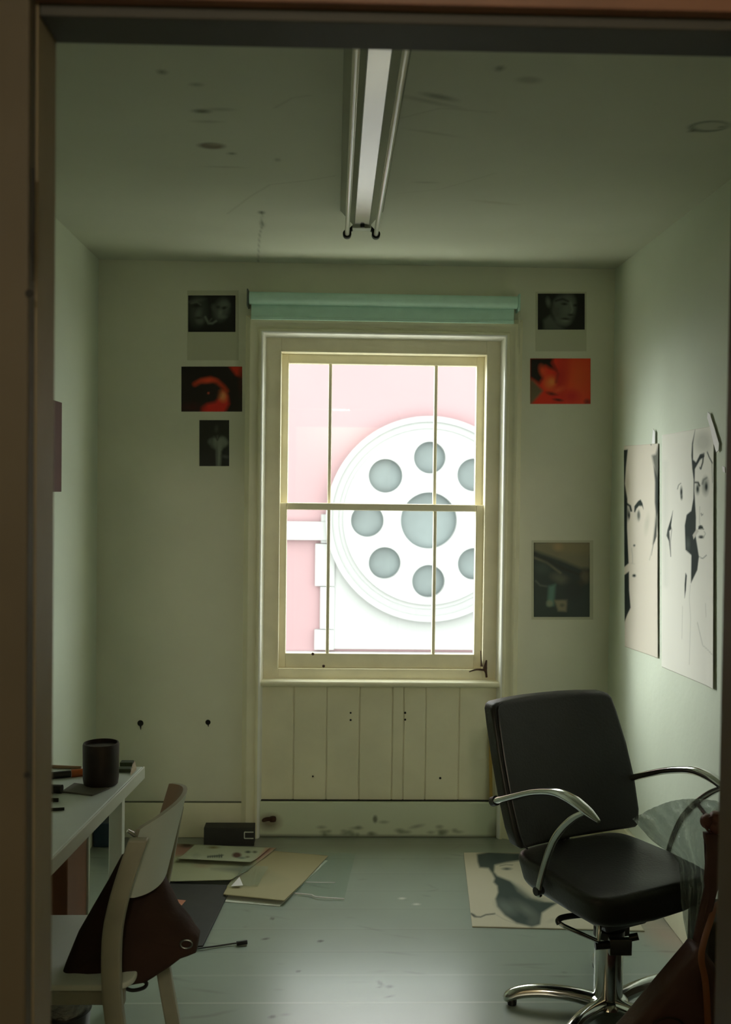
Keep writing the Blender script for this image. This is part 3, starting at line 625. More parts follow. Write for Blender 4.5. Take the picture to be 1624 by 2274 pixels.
m = MB(); m.box(XL+.03, -.705, 2.72, 2.932, .0, .66); m.build('carcass', M_redwood, cab, bevel=.003)
m = MB(); m.box(XL+.03, -.700, 2.9325, 2.952, .0, .66); m.build('front_panel', M_white, cab, bevel=.002)
# jar
jc = P(224, 1742, z=ZD); jc.z = ZD; R1 = .0505
m = MB(); m.lathe(jc, [(.044, .0005), (.048, .004), (R1, .02), (R1+.001, .116), (R1-.001, .121), (R1-.005, .1215), (R1-.006, .112), (.001, .111)], 44)
tag(m.build('candle_jar', M_jar, None, jc, smooth=True), 'dark brown cylindrical jar on the desk', 'jar')
def flat(name, pts, z, t, mt, label, cat, group=None, bevel=0, plane_z=None):
    q = [P(px, py, z=plane_z if plane_z is not None else z) for px, py in pts]; c = sum(q, Vector())/len(q); c.z = z; k = len(q); m = MB()
    m.add([Vector((p.x, p.y, z)) for p in q]+[Vector((p.x, p.y, z+t)) for p in q], [tuple(range(k-1, -1, -1)), tuple(range(k, 2*k))]+[(i, (i+1) % k, (i+1) % k+k, i+k) for i in range(k)])
    o = m.build(name, mt, None, c, bevel=bevel); return tag(o, label, cat, group) if label else o
flat('slate_board', [(136, 1760), (205, 1768), (244, 1752), (165, 1741)], ZD+.0005, .004, mat('grey_card', (.16, .15, .13), .6), 'thin dark grey card under the jar on the desk', 'card', bevel=.001)
def pen(a, b, r, parts, label, group='pens on the desk', z=ZD):
    a = P(*a, z=z+r); b = P(*b, z=z+r); t = thing('pen', label, 'pen', a.lerp(b, .5), group); n = len(parts)
    for nm, f0, f1, mt, k in parts:
        m = MB(); m.tube([a.lerp(b, f0), a.lerp(b, f1)], r*k, 12); m.build(nm, mt, t, smooth=True)
M_or = mat('orange_plastic', (.55, .13, .03), .4)
pen((113, 1722), (186, 1715), .010, [('barrel', 0, .6, M_black, 1), ('cap', .62, 1, M_or, 1.15)], 'thick black pen with an orange end, left of the jar')
pen((110, 1702), (180, 1705), .005, [('barrel', 0, 1, mat('tan_wood', (.35, .22, .12), .5), 1)], 'thin tan pencil lying behind the jar')
pen((104, 1751), (138, 1752), .012, [('barrel', 0, 1, M_black, 1)], 'stubby black marker beside the dark card on the desk')
pen((104, 1776), (130, 1776), .005, [('barrel', 0, 1, M_black, 1)], 'tiny black pen end below the dark card on the desk')
pen((106, 1798), (143, 1796), .004, [('barrel', 0, 1, M_black, 1)], 'thin black pen nearest the camera on the desk')
def chunk(px0, px1, py, z, h, y0, mt, nm, label, cat, group=None):
    a = P(px0, py, y=y0); b = P(px1, py, y=y0); m = MB(); m.box(a.x, b.x, y0-.015, y0+.015, z, z+h); return tag(m.build(nm, mt, None, ((a.x+b.x)/2, y0, z), bevel=.002), label, cat, group)
M_sticks = mat('charcoal_stick', (.05, .07, .03), .7)
chunk(263, 292, 1712, ZD+.0005, .011, P(280, 1713, z=ZD).y, M_sticks, 'charcoal_stick', 'dark green block lying nearer the jar on the desk corner', 'art material', 'blocks on the desk corner')
chunk(268, 296, 1697, ZD+.0005, .014, P(280, 1713, z=ZD).y+.06, M_sticks, 'charcoal_stick', 'dark green block farther back on the desk corner', 'art material', 'blocks on the desk corner')
flat('paper_scrap', [(290, 1722), (303, 1710), (300, 1696), (296, 1695)], ZD+.0005, .008, mat('cream_card', (.6, .5, .36), .7), 'small cream scrap standing out at the desk corner', 'paper')
c = P(229, 1882, z=0); m = MB(); m.box(XL+.025, P(246, 1880, y=c.y).x, c.y, c.y+.12, 0, .105); tag(m.build('storage_box', M_blue, None, (XL+.1, c.y, 0), bevel=.004), 'dark blue box on the floor beyond the desk leg', 'box')

# ------------------------------------------------------------------ wooden chair
ch = thing('wooden_chair', 'pale plywood chair facing the desk with curved backrest', 'chair', (-.62, 2.48, 0))
top = spline([(-.440, 2.315, 0), (-.400, 2.385, 0), (-.372, 2.47, 0), (-.368, 2.55, 0), (-.386, 2.62, 0), (-.424, 2.675, 0)], 6); ns = len(top)
V = []; nt = 8; TB = .011
for side in (0, 1):
    for j in range(nt+1):
        t = j/nt
        for i, p in enumerate(top):
            s = i/(ns-1)
            zt_ = .805+.02*math.sin(PI*s); zb_ = .645-.03*math.sin(PI*min(1, s*1.3))*(1-s*.3)
            if s < .12: zb_ += (.12-s)*.1
            z = zb_+(zt_-zb_)*t; dx = -.047*(1-t)
            d = (top[min(i+1, ns-1)]-top[max(i-1, 0)]).normalized(); nn = Vector((d.y, -d.x, 0))
            V.append(p+Vector((dx, 0, z))+nn*TB*(.5 if side else -.5))
n1 = (nt+1)*ns; Fo = []; Fi = []; Fe = []
for j in range(nt):
    for i in range(ns-1):
        a = j*ns+i; Fi.append((a, a+ns, a+ns+1, a+1)); Fo.append((n1+a, n1+a+1, n1+a+ns+1, n1+a+ns))
for i in range(ns-1):
    Fe.append((i, i+1, n1+i+1, n1+i)); a = nt*ns+i; Fe.append((a, n1+a, n1+a+1, a+1))
for j in range(nt):
    a = j*ns; Fe.append((a, n1+a, n1+a+ns, a+ns)); a = j*ns+ns-1; Fe.append((a, a+ns, n1+a+ns, n1+a))
m = MB(); m.v = V; m.f = Fo+Fe+Fi; m.m = [0]*len(Fo)+[1]*len(Fe)+[2]*len(Fi)
m.build('backrest', [M_white, M_ply, M_plyback], ch, smooth=True)
def post(nm, pts, w, d):
    pts = spline(pts, 6); m = MB(); v = []; n = len(pts)
    for p in pts: v += [p+Vector((-w/2, -d/2, 0)), p+Vector((w/2, -d/2, 0)), p+Vector((w/2, d/2, 0)), p+Vector((-w/2, d/2, 0))]
    f = [(i*4+k, i*4+(k+1) % 4, i*4+4+(k+1) % 4, i*4+4+k) for i in range(n-1) for k in range(4)]+[(3, 2, 1, 0), (n*4-4, n*4-3, n*4-2, n*4-1)]
    m.add(v, f); return m.build(nm, M_ply, ch, bevel=.005)
yn_ = 2.295; foot = P(300, 2600, y=yn_)
post('rear_leg', [P(309, 1862, y=yn_), P(287, 1925, y=yn_), P(266, 1993, y=yn_), P(252, 2060, y=yn_), P(248, 2120, y=yn_), P(249, 2190, y=yn_), P(257, 2274, y=yn_), P(285, 2450, y=yn_), (foot.x, yn_, 0)], .044, .026)
yr_ = 2.672
post('rear_leg', [P(392, 1790, y=yr_), P(372, 1900, y=yr_), P(355, 1995, y=yr_), P(352, 2060, y=yr_), P(362, 2143, y=yr_), P(385, 2274, y=yr_), (P(410, 2424, y=yr_).x, yr_, 0)], .038, .026)
for y in (2.33, 2.64): post('front_leg', [(-.835, y, .43), (-.84, y, .2), (-.85, y, 0)], .034, .03)
ZS = .455
m = MB(); ol = rrect(.41, .385, .05, 6); m.pad(ol, .014, .005, lambda a, b, c: Vector((-.653+a, 2.484+b, ZS-.007+c-.012*(1-(a/.2)**2)*(1-min(1, abs(b/.19))**2))), 3); m.build('seat', M_white, ch, smooth=True)
m = MB()
for y in (2.33, 2.64): m.box(-.84, -.47, y-.011, y+.011, ZS-.06, ZS-.015)
m.box(-.5, -.478, 2.33, 2.64, ZS-.06, ZS-.015); m.box(-.846, -.824, 2.33, 2.64, ZS-.06, ZS-.015); m.build('seat_rail', M_ply, ch, bevel=.003)
for px, py, y in ((292, 1849, 2.31),):
    c = P(px, py, y=y); m = MB(); m.tube([c+Vector((-.008, -.004, .006)), c+Vector((.008, .004, -.008))], [.004, .006], 12); m.build('bolt', M_chrome, ch, smooth=True)
# tote bag slumped on the seat
def px_pad(outline, depth, thick, rad, name, mt, parent=None, loc=None, crown=.01, sub=None, wob=0):
    o = []
    n = len(outline)
    for i in range(n):
        a = outline[i]; b = outline[(i+1) % n]; k = max(1, int(math.hypot(b[0]-a[0], b[1]-a[1])/14))
        for j in range(k): o.append((a[0]+(b[0]-a[0])*j/k, a[1]+(b[1]-a[1])*j/k))
    q = [(x, -y) for x, y in o]
    ar = sum(q[i][0]*q[(i+1) % len(q)][1]-q[(i+1) % len(q)][0]*q[i][1] for i in range(len(q)))
    if ar < 0: q = q[::-1]
    cx = sum(p[0] for p in q)/len(q); cy = sum(-p[1] for p in q)/len(q)
    sc_ = F/depth(cx, cy)
    def fn(a, b, c):
        y = depth(a, -b); p = P(a, -b, y=y); return Vector((p.x, p.y+c/sc_*1.0+wob*math.sin(a*.11+1)*math.sin(b*.07), p.z))
    m = MB(); m.pad(q, thick*sc_, rad*sc_, fn, 5, crown*sc_); return m.build(name, mt, parent, loc, smooth=True, auto=70)
tb = thing('tote_bag', 'brown black cloth tote bag slumped on the wooden chair', 'bag', P(300, 2120, y=2.44))
dep = lambda px, py: 2.375+max(0, 2178-py)/233*.17
px_pad([(283, 1896), (268, 1903), (243, 1950), (212, 2003), (178, 2062), (155, 2118), (144, 2148), (160, 2166), (200, 2174), (260, 2180), (322, 2176), (360, 2152), (404, 2122), (438, 2108), (443, 2075), (420, 2040), (396, 2012), (378, 1975), (358, 1930), (320, 1938), (285, 1950), (296, 1906)], dep, .085, .03, 'bag_body', M_tote, tb, wob=.004)
m = MB(); m.tube(spline([P(228, 2015, y=2.5), P(247, 1968, y=2.46), P(270, 1920, y=2.40), P(288, 1892, y=2.365), P(293, 1893, y=2.38), P(286, 1925, y=2.45), P(262, 1990, y=2.5)]), .009, 8, flat=.5); m.tube(spline([P(262, 1985, y=2.47), P(248, 2025, y=2.5)]), .007, 8); m.build('bag_handle', M_tote, tb, smooth=True)
c = P(414, 2096, y=2.40); m = MB(); m.tube([c+Vector((.014*math.cos(t/16*2*PI), -.002, .010*math.sin(t/16*2*PI))) for t in range(17)], .0022, 8, cap=False); m.build('ring', M_steel, tb, smooth=True)
m = MB(); m.tube(spline([P(268, 2189, y=2.34), P(292, 2199, y=2.35), P(318, 2194, y=2.37), P(326, 2184, y=2.38), P(318, 2178, y=2.40)]), .0045, 8); m.build('bag_strap', M_black, tb, smooth=True)
# waste bin with a clear liner, under the chair
bc = Vector((-.645, 2.45, 0)); bn = thing('waste_bin', 'black waste bin with crumpled clear liner under the wooden chair', 'bin', bc)
m = MB(); m.lathe(bc, [(.05, .001), (.066, .315), (.069, .32), (.066, .325), (.06, .315), (.047, .01), (.001, .008)], 32); m.build('bin_body', M_black, bn, smooth=True)
m = MB(); r = random.Random(5); v = []
for j in range(6):
    for i in range(20):
        a = 2*PI*i/20; rr = .063+.010*j/5*r.uniform(-.6, 1.4); v.append(bc+Vector((rr*math.cos(a), rr*math.sin(a), .292+.016*j+r.uniform(-.008, .008))))
m.add(v, [(j*20+i, j*20+(i+1) % 20, j*20+20+(i+1) % 20, j*20+20+i) for j in range(5) for i in range(20)]); m.build('bin_liner', M_poly, bn)

# ------------------------------------------------------------------ papers on the floor, left
def zf(zoom, x, y): return zoom[0]+x/3.53, zoom[1]+y/3.53
Lz = (340, 1800)
def floor_sheet(name, q4, z, base, shapes, label, cat, group, mt=M_poster, n=(110, 70), lift=None, thick=.0016):
    A, B, Cc, D = [P(px, py, z=z) for px, py in q4]; c = (A+B+Cc+D)/4
    def corner(u, v):
        p = A.lerp(B, u).lerp(D.lerp(Cc, u), v); return (p.x, p.y, z+(lift(u, v) if lift else 0))
    def colf(V):
        V = V.copy(); V[:, 2] = z; return paint(proj(V), base, shapes)
    o = grid_sheet(name, mt, corner, n[0], n[1], colf, None, c, thick=thick); return tag(o, label, cat, group)
GP = 'papers on the floor by the left wall'
flat('portfolio', [(338, 1966), (503, 1970), (501, 2000), (450, 2106), (310, 2112)], .0005, .010, M_greycard, 'black portfolio lying on the floor behind the wooden chair', 'folder', bevel=.002)
flat('cardboard_sheet', [(500, 2003), (621, 2013), (728, 1912), (560, 1890)], .0006, .002, M_white, 'pale board edge just showing under the cream card sheet', 'card', GP)
floor_sheet('card_sheet', [(496, 1992), (631, 2006), (729, 1900), (545, 1884)], .0075, (.40, .36, .22), [
    ('p', [(640, 1953), (585, 1928), (560, 1965), (600, 1965)], (.33, .32, .2), 6, .5)], 'large cream card sheet with its corner towards the room', 'card', GP, thick=.0025, lift=lambda u, v: .011*max(0, 1-v*2.2))
for a, b in (((1200, 560), (1430, 563)), ((1120, 652), (1500, 690))): pass
o = floor_sheet('drawing_sheet', [(348, 1960), (512, 1962), (614, 1883), (368, 1872)], .0115, (.36, .37, .24), [
    ('p', [(374, 1872), (440, 1880), (430, 1898), (370, 1902)], (.38, .22, .17), 4), ('e', (415, 1877, 16, 5, 0), (.09, .06, .04), 3), ('p', [(572, 1915), (612, 1884), (614, 1880), (600, 1880), (566, 1900)], (.42, .27, .2), 4),
    ('p', [(470, 1930), (535, 1922), (575, 1925), (548, 1945), (520, 1940)], (.17, .19, .15), 6, .8), ('p', [(610, 1886), (616, 1900), (590, 1925), (586, 1920)], (.06, .06, .045), 2), ('e', (450, 1922, 16, 4, 0), (.3, .2, .14), 4, .6), ('e', (377, 1925, 4, 5, 30), (.16, .17, .12), 2, .6), ('p', [(525, 1945), (580, 1915), (570, 1960), (530, 1965)], (.16, .18, .14), 8, .6)],
    'wide printed sheet with pink patches on the floor pile', 'paper', GP, thick=.002, lift=lambda u, v: .012*max(0, 1-v*2.5)*(.3+u))
floor_sheet('printed_sheet', [(393, 1913), (556, 1921), (600, 1884), (432, 1878)], .0155, (.42, .45, .33), [
    ('e', (474, 1884, 10, 2.5, 0), (.20, .17, .07), 2), ('e', (526, 1901, 10, 6, 0), (.11, .055, .04), 2), ('e', (537, 1908, 8, 2.6, 0), (.15, .2, .16), 2), ('e', (551, 1894, 6, 2.6, 0), (.07, .09, .07), 1.5), ('e', (566, 1894, 5, 2.4, 0), (.14, .15, .11), 1.5), ('e', (550, 1905, 4, 1.8, 0), (.14, .13, .09), 1.5),
    ('e', (436, 1903, 10, 7, 0), (.34, .36, .27), 3, .8), ('p', [(560, 1920), (590, 1885), (606, 1883), (585, 1920)], (.45, .30, .22), 4)]+[('e', (462+i*5, 1906-i*.4, 1.9, 4.2-(.6 if i < 5 else -.6), 0), (.06, .075, .06), 1) for i in range(7)]+[('l', [(462, 1904), (496, 1901)], 2, (.08, .1, .08), 1)],
    'small printed sheet with a black comb shape, topmost of the pile', 'paper', GP, lift=lambda u, v: .004+.009*max(0, 1-v*3), thick=.0012, n=(150, 60))
# clear sleeve with a bright fold, clear sheet
def crumple(name, q4, z, amp, label, cat, n=(16, 10), seed=1, group=None, mt=M_sheet):
    A, B, Cc, D = [P(px, py, z=z) for px, py in q4]; c = (A+B+Cc+D)/4; r = random.Random(seed); v = []
    for j in range(n[1]+1):
        for i in range(n[0]+1):
            p = A.lerp(B, i/n[0]).lerp(D.lerp(Cc, i/n[0]), j/n[1]); v.append(Vector((p.x, p.y, z+amp*(.5+.5*math.sin(i*1.3+seed+j*.7))*r.uniform(.2, 1))))
    m = MB(); k = n[0]+1; m.add(v, [(j*k+i, j*k+i+1, (j+1)*k+i+1, (j+1)*k+i) for j in range(n[1]) for i in range(n[0])]); o = m.build(name, mt, None, c, smooth=True); return tag(o, label, cat, group)
crumple('plastic_sleeve', [(503, 1970), (573, 1967), (597, 1925), (545, 1922)], .019, .006, 'crumpled clear plastic sleeve on the edge of the paper pile', 'plastic sleeve', seed=2)
a = P(512, 1968, z=.026); m = MB(); m.add([P(513, 1968, z=.024), P(527, 1960, z=.026), P(540, 1966, z=.024), P(532, 1947, y=P(527, 1962, z=.026).y+.03)], [(0, 1, 3), (1, 2, 3), (0, 3, 2), (0, 2, 1)]); tag(m.build('folded_scrap', M_tape, None, a), 'small bright white folded scrap on the paper pile', 'paper')
crumple('plastic_sheet', [(655, 1984), (765, 1996), (790, 1895), (715, 1893)], .002, .005, 'clear plastic sheet on the floor right of the cream card', 'plastic sheet', seed=3)
m = MB(); m.tube(spline([P(655, 1984, z=.006), P(690, 1987, z=.007), P(705, 1992, z=.008), P(765, 1996, z=.005)]), .0028, 8); tag(m.build('plastic_strip', M_tape, None, P(700, 1985, z=.004), smooth=True), 'thin white strip along the front edge of the clear plastic sheet', 'strip')
m = MB(); m.tube([P(680, 1959, z=.0085), P(745, 1960, z=.0085)], .0018, 8); tag(m.build('plastic_strip', M_tape, None, P(712, 1960, z=.0085), smooth=True), 'short thin white strip lying across the middle of the clear sheet', 'strip')
m = MB(); m.tube(spline([P(438, 2106, z=.008), P(480, 2101, z=.005), P(520, 2095, z=.006), P(536, 2094, z=.006)]), .003, 8); m.tube([P(526, 2095, z=.009), P(549, 2092, z=.009)], .0075, 10)
tag(m.build('cable', M_black, None, P(500, 2098, z=0), smooth=True), 'short black cable with plug end on the floor', 'cable')
flat('paper_triangle', [(394, 1998), (413, 2000), (401, 2014)], .011, .0012, mat('salmon_paper', (.5, .2, .12), .7), 'small salmon triangular scrap on the black portfolio', 'paper', plane_z=.011)
yb_ = 4.47; a = P(453, 1838, y=yb_); b = P(564, 1875, y=yb_)
bx = thing('flat_box', 'long low black box against the left window wall', 'box', ((a.x+b.x)/2, yb_, 0))
m = MB(); m.box(a.x, b.x, yb_, yb_+.07, 0.0, a.z); m.build('box_body', M_greycard, bx, bevel=.002)
m = MB(); p0, p1 = P(543, 1848, y=yb_-.0015), P(563, 1862, y=yb_-.0015)
for (x0, x1, z0, z1) in ((p0.x, p1.x, p0.z-.002, p0.z+.002), (p0.x, p1.x, p1.z-.002, p1.z+.002), (p0.x-.002, p0.x+.002, p1.z, p0.z)): m.box(x0, x1, yb_-.002, yb_+.0005, z0, z1)
m.build('box_label', M_white, bx)
# large drawing on the floor, right
Z5 = lambda l: [(1000+x/3.53, 1860+y/3.53) for x, y in l]
floor_sheet('floor_drawing', [(1049, 2057), (1432, 2067), (1325, 1893), (1030, 1893)], .004, (.56, .52, .40), [
    ('p', Z5([(210, 130), (300, 112), (440, 118), (720, 130), (720, 160), (560, 178), (440, 195), (350, 215), (345, 270), (370, 300), (470, 340), (560, 410), (640, 470), (740, 500), (850, 510), (790, 545), (720, 590), (705, 680), (640, 700), (520, 670), (430, 610), (370, 540), (355, 480), (375, 430), (370, 380), (340, 350), (350, 320), (330, 280), (300, 240), (230, 235), (215, 190)]), (.055, .075, .065), 3),
    ('p', Z5([(480, 340), (560, 380), (640, 440), (760, 475), (860, 500), (700, 500), (600, 470), (530, 420)]), (.30, .30, .24), 4, .6), ('e', (*Z5([(440, 545)])[0], 22, 12, 30), (.20, .23, .2), 8, .55), ('e', (*Z5([(600, 570)])[0], 26, 8, 35), (.26, .28, .24), 8, .45), ('e', (*Z5([(650, 660)])[0], 12, 9, 0), (.12, .14, .12), 5, .7),
    ('e', (*Z5([(445, 245)])[0], 9, 2.5, 0), (.10, .12, .1), 2), ('l', Z5([(390, 222), (440, 212), (490, 215)]), 1.6, (.2, .2, .16), 1.2), ('l', Z5([(165, 595), (190, 620), (240, 622), (280, 605), (350, 597)]), 2.6, (.06, .07, .06), 1.5), ('e', (*Z5([(185, 608)])[0], 5, 2, 30), (.06, .07, .06), 2), ('l', Z5([(350, 597), (420, 640), (530, 680)]), 1.2, (.3, .3, .24), 1.5, .6), ('e', (*Z5([(800, 650)])[0], 10, 4, -20), (.38, .36, .28), 3, .5)],
    'large ink drawing of a face lying on the floor by the salon chair', 'drawing', None, n=(190, 130), thick=.004)
flat('timber_board', [(1252, 1884), (1252, 1870), (1445, 1846), (1445, 1862)], .001, .012, M_white, 'pale board lying on the floor behind the salon chair', 'board', bevel=.002)
st = P(1094, 1862, z=0); m = MB(); tp_ = P(1089, 1626, y=yp-.012); m.bar((st.x, yk-.012, 0.0), tp_, .014, .006, (0, 1, 0)); m.v = m.v
tag(m.build('wooden_ruler', M_stick, None, (st.x, yk-.012, 0)), 'thin yellow wooden stick leaning beside the window casing', 'stick')

# ------------------------------------------------------------------ salon chair
AN = math.radians(26); C0 = Vector((.854, 3.04, 0)); RV = Vector((math.cos(AN), math.sin(AN), 0)); FV = Vector((math.sin(AN), -math.cos(AN), 0))
def L3(a, b, z): return C0+RV*a+FV*b+Vector((0, 0, z))
sal = thing('salon_chair', 'black leatherette salon chair with chrome arms and star base', 'chair', C0)
# backrest: slightly dished, reclined
def backfn(a, b, c):   # a across, b up (0..h), c thickness
    t = b/.42; rec = -.215-.125*t-.02*t*t; dish = .03*(a/.23)**2
    return L3(a+.016-.006*t, rec+dish+c, .488+b*.985)
ol = []
wv = [(-.006, .232), (.004, .246), (.05, .257), (.15, .264), (.26, .262), (.36, .254), (.405, .248), (.419, .238), (.4245, .222)]
right = [(w, b) for b, w in wv]; bottomr = [(.16, -.010), (.20, -.009)]
ol = [(-.16, -.010), (0, -.012)]+bottomr+right+[(.15, .427), (.08, .428), (0, .428), (-.08, .428), (-.15, .427)]+[(-w, b) for w, b in right[::-1]]+[(-.20, -.009)]
m = MB(); m.pad(ol, .058, .014, backfn, 6, .006); m.build('backrest', M_leather, sal, smooth=True, auto=60)
for sg in (-1,):
    m = MB(); m.tube([backfn(sg*(w-.020), b, .029+.003) for w, b in right], .003, 6); m.build('piping', M_black, sal, smooth=True)
# seat
so = []
for i in range(44):
    a = 2*PI*i/44; e = .34
    ca, sa = math.cos(a), math.sin(a); x = abs(ca)**e*(1 if ca > 0 else -1); y = abs(sa)**e*(1 if sa > 0 else -1)
    so.append((x*(.238+.010*y), y*.222))
def seatfn(a, b, c):
    k = c/.046; low = (1-k)/2
    s = 1-.10*low
    dip = -.018*max(0, 1-(a/.2)**2)*max(0, 1-(b/.2)**2) if c > 0 else 0
    return L3(a*s, b*s-.002, .420+c-.025*low*max(0, 1-(a/.26)**2)+dip-.012*max(0, b/.23)*(k > 0))
m = MB(); m.pad(so, .092, .024, seatfn, 6, 0); m.build('seat', M_leather, sal, smooth=True, auto=60)
m = MB()
m.add([L3(a, b, z) for z, w in ((.35, .12), (.285, .075)) for a, b in ((-w, -w), (w, -w), (w, w), (-w, w))], [(3, 2, 1, 0), (4, 5, 6, 7), (0, 1, 5, 4), (1, 2, 6, 5), (2, 3, 7, 6), (3, 0, 4, 7)])
m.box(-.034, .034, -.034, .034, .235, .29, lambda p: L3(p.x+.02, p.y, p.z)); m.build('seat_mount', M_leather2, sal, bevel=.006)
m = MB()
m.tube([L3(-.02, -.20, .35), L3(-.02, -.235, .42), L3(-.02, -.262, .55)], .017, 12); m.tube([L3(.02, -.20, .35), L3(.02, -.235, .42), L3(.02, -.262, .55)], .017, 12); m.build('back_support', M_black, sal, smooth=True)
for s in (-1, 1):
    a = s*(.245 if s < 0 else .268)
    pts = spline([L3(a, -.268, .605), L3(a, -.16, .652), L3(a*1.02, -.05, .696), L3(a*1.04, .05, .722), L3(a*1.04, .12, .722), L3(a*1.03, .18, .708), L3(a*1.02, .232, .690)], 6)
    m = MB(); m.tube(pts, interp([.0135, .0135, .0135, .0145, .018, .019, .016, .006], len(pts)), 16, flat=.8); arm = m.build('armrest', M_chrome, sal, smooth=True)
    m = MB(); m.tube([L3(a, -.275, .602), L3(a, -.255, .611)], .0155, 16); m.build('arm_cap', M_black, arm, smooth=True)
    pts = spline([L3(a*1.03, .175, .70), L3(a*1.03, .13, .672), L3(a*1.02, .075, .624), L3(a, .028, .567), L3(a*.99, -.01, .49), L3(a*.99, -.035, .415), L3(a*.97, -.04, .385)], 6)
    m = MB(); m.tube(pts, interp([.008, .011, .0115, .0105, .0095, .009], len(pts)), 14); m.build('arm_strut', M_chrome, arm, smooth=True)
    m = MB(); m.tube([L3(a*1.03, -.04, .40), L3(a*.93, -.04, .40)], .013, 14); m.build('arm_bolt', M_black, arm, smooth=True)
m = MB(); m.lathe(C0, [(.044, .03), (.044, .235)], 36); m.build('column', M_chrome, sal, smooth=True)
m = MB(); m.lathe(C0, [(.03, .232), (.047, .236), (.047, .258), (.03, .264)], 32); m.build('collar', M_black, sal, smooth=True)
m = MB(); a = P(1354, 2086, y=2.955); b = P(1403, 2121, y=2.955); m.box(a.x, b.x, 2.95, 2.972, b.z, a.z); m.build('bracket_plate', M_steel, sal, bevel=.002)
m = MB(); m.tube([P(1398, 2083, y=2.965), P(1418, 2079, y=2.96)], .011, 14); m.build('knob', M_black, sal, smooth=True)
m = MB(); m.tube([P(1322, 2100, y=2.95), P(1354, 2098, y=2.95)], .012, 14); m.build('knob', M_black, sal, smooth=True)
m = MB(); m.tube(spline([P(1330, 2030, y=2.97), P(1290, 2032, y=2.95), P(1252, 2037, y=2.92), P(1240, 2044, y=2.91), P(1243, 2052, y=2.905)]), .0085, 12); lv = m.build('pump_lever', M_black, sal, smooth=True)
m = MB(); m.tube([P(1243, 2050, y=2.905), P(1254, 2057, y=2.90), P(1328, 2090, y=2.93)], [.0065, .0065, .006], 12); m.tube(spline([P(1328, 2090, y=2.93), P(1331, 2060, y=2.945), P(1327, 2033, y=2.95)]), .0075, 12); m.build('lever_rod', M_chrome, lv, smooth=True)
m = MB(); m.lathe(C0, [(.03, .012), (.06, .016), (.066, .03), (.058, .046), (.046, .052)], 36); m.build('hub', M_chrome, sal, smooth=True)
for dg in (171, 230, 300, 26, 82):
    an = math.radians(dg); d = Vector((math.cos(an), math.sin(an), 0))
    pts = spline([C0+d*.045+Vector((0, 0, .034)), C0+d*.12+Vector((0, 0, .046)), C0+d*.20+Vector((0, 0, .049)), C0+d*.265+Vector((0, 0, .040)), C0+d*.30+Vector((0, 0, .024)), C0+d*.305+Vector((0, 0, .012))], 5)
    m = MB(); m.tube(pts, interp([.024, .023, .022, .0205, .0185, .013], len(pts)), 16, flat=.95); leg = m.build('base_leg', M_chrome, sal, smooth=True)
    m = MB(); m.lathe(C0+d*.29, [(.014, 0), (.015, .012), (.010, .018)], 16); m.build('foot', M_black, leg, smooth=True)

# ------------------------------------------------------------------ leather bag hanging from the right armrest
lb = thing('leather_bag', 'dark red brown leather bag hanging from the salon chair arm', 'bag', (1.0, 2.68, 0))
Z4 = lambda l: [(1380+x/3.963, 1700+y/3.963) for x, y in l]
dst = lambda px, py: 2.83-.16*min(1, max(0, (py-1840)/270))
px_pad(Z4([(722, 585), (725, 640), (748, 700), (742, 850), (728, 1000), (735, 1060), (700, 1230), (655, 1420), (622, 1590), (640, 1640), (700, 1640), (735, 1480), (790, 1320), (840, 1110), (892, 980), (915, 760), (925, 600), (820, 580)]), dst, .024, .010, 'bag_handle', M_bag, lb, crown=.002)
px_pad([(1538, 2095), (1555, 2098), (1578, 2130), (1606, 2180), (1650, 2240), (1690, 2330), (1692, 2392), (1660, 2402), (1320, 2400), (1296, 2385), (1330, 2335), (1390, 2272), (1462, 2185)], lambda px, py: 2.66, .11, .03, 'bag_body', M_bag, lb, crown=.012)
k = P(1586, 1824, y=2.83); m = MB(); m.tube(spline([k, (k+L3(.268, .09, .64))/2-Vector((0, 0, .012)), L3(.268, .09, .626)]), .006, 8)
for i, (dx, dz, r) in enumerate(((-.018, .0, .022), (.006, .008, .024), (.026, .0, .020), (.004, -.012, .022))):
    n = 14; v = []; f = []
    for j in range(1, 8):
        for q in range(n):
            th = PI*j/8; ph = 2*PI*q/n; v.append(k+Vector((dx+r*math.sin(th)*math.cos(ph), -.004*i+r*.9*math.sin(th)*math.sin(ph), dz+r*math.cos(th))))
    f = [(j*n+q, j*n+(q+1) % n, j*n+n+(q+1) % n, j*n+n+q) for j in range(6) for q in range(n)]+[tuple(range(n)), tuple(range(7*n-1, 6*n-1, -1))]
    m.add(v, f)
m.tube([k+Vector((.030*math.cos(t/18*2*PI), -.012+.004*math.sin(t), -.005+.024*math.sin(t/18*2*PI))) for t in range(19)], .0035, 8, cap=False)
m.build('handle_knot', mat('knotted_leather', (.14, .045, .03), .4, bump=.3, bscale=60), lb, smooth=True, auto=70)
m = MB(); m.tube(spline([P(1622, 2010, y=2.8), P(1604, 2002, y=2.78), P(1588, 2015, y=2.74), P(1578, 2045, y=2.68), P(1564, 2090, y=2.62), P(1558, 2130, y=2.585), P(1567, 2180, y=2.58), P(1572, 2260, y=2.58), P(1574, 2380, y=2.6)], 6), .0085, 10, flat=.4); m.build('shoulder_strap', M_orange, lb, smooth=True)
m = MB(); m.tube(spline([P(1602, 2010, y=2.76), P(1600, 2030, y=2.75), P(1612, 2036, y=2.76), P(1622, 2030, y=2.77)]), .008, 10); m.build('strap_knot', M_orange, lb, smooth=True)
m = MB()
for (a, b) in (((1604, 2148), (1604, 2180)), ((1604, 2150), (1624, 2166)), ((1606, 2186), (1624, 2196))): m.tube([P(*a, y=2.60), P(*b, y=2.60)], .002, 8)
m.build('buckle', M_chrome, lb, smooth=True)
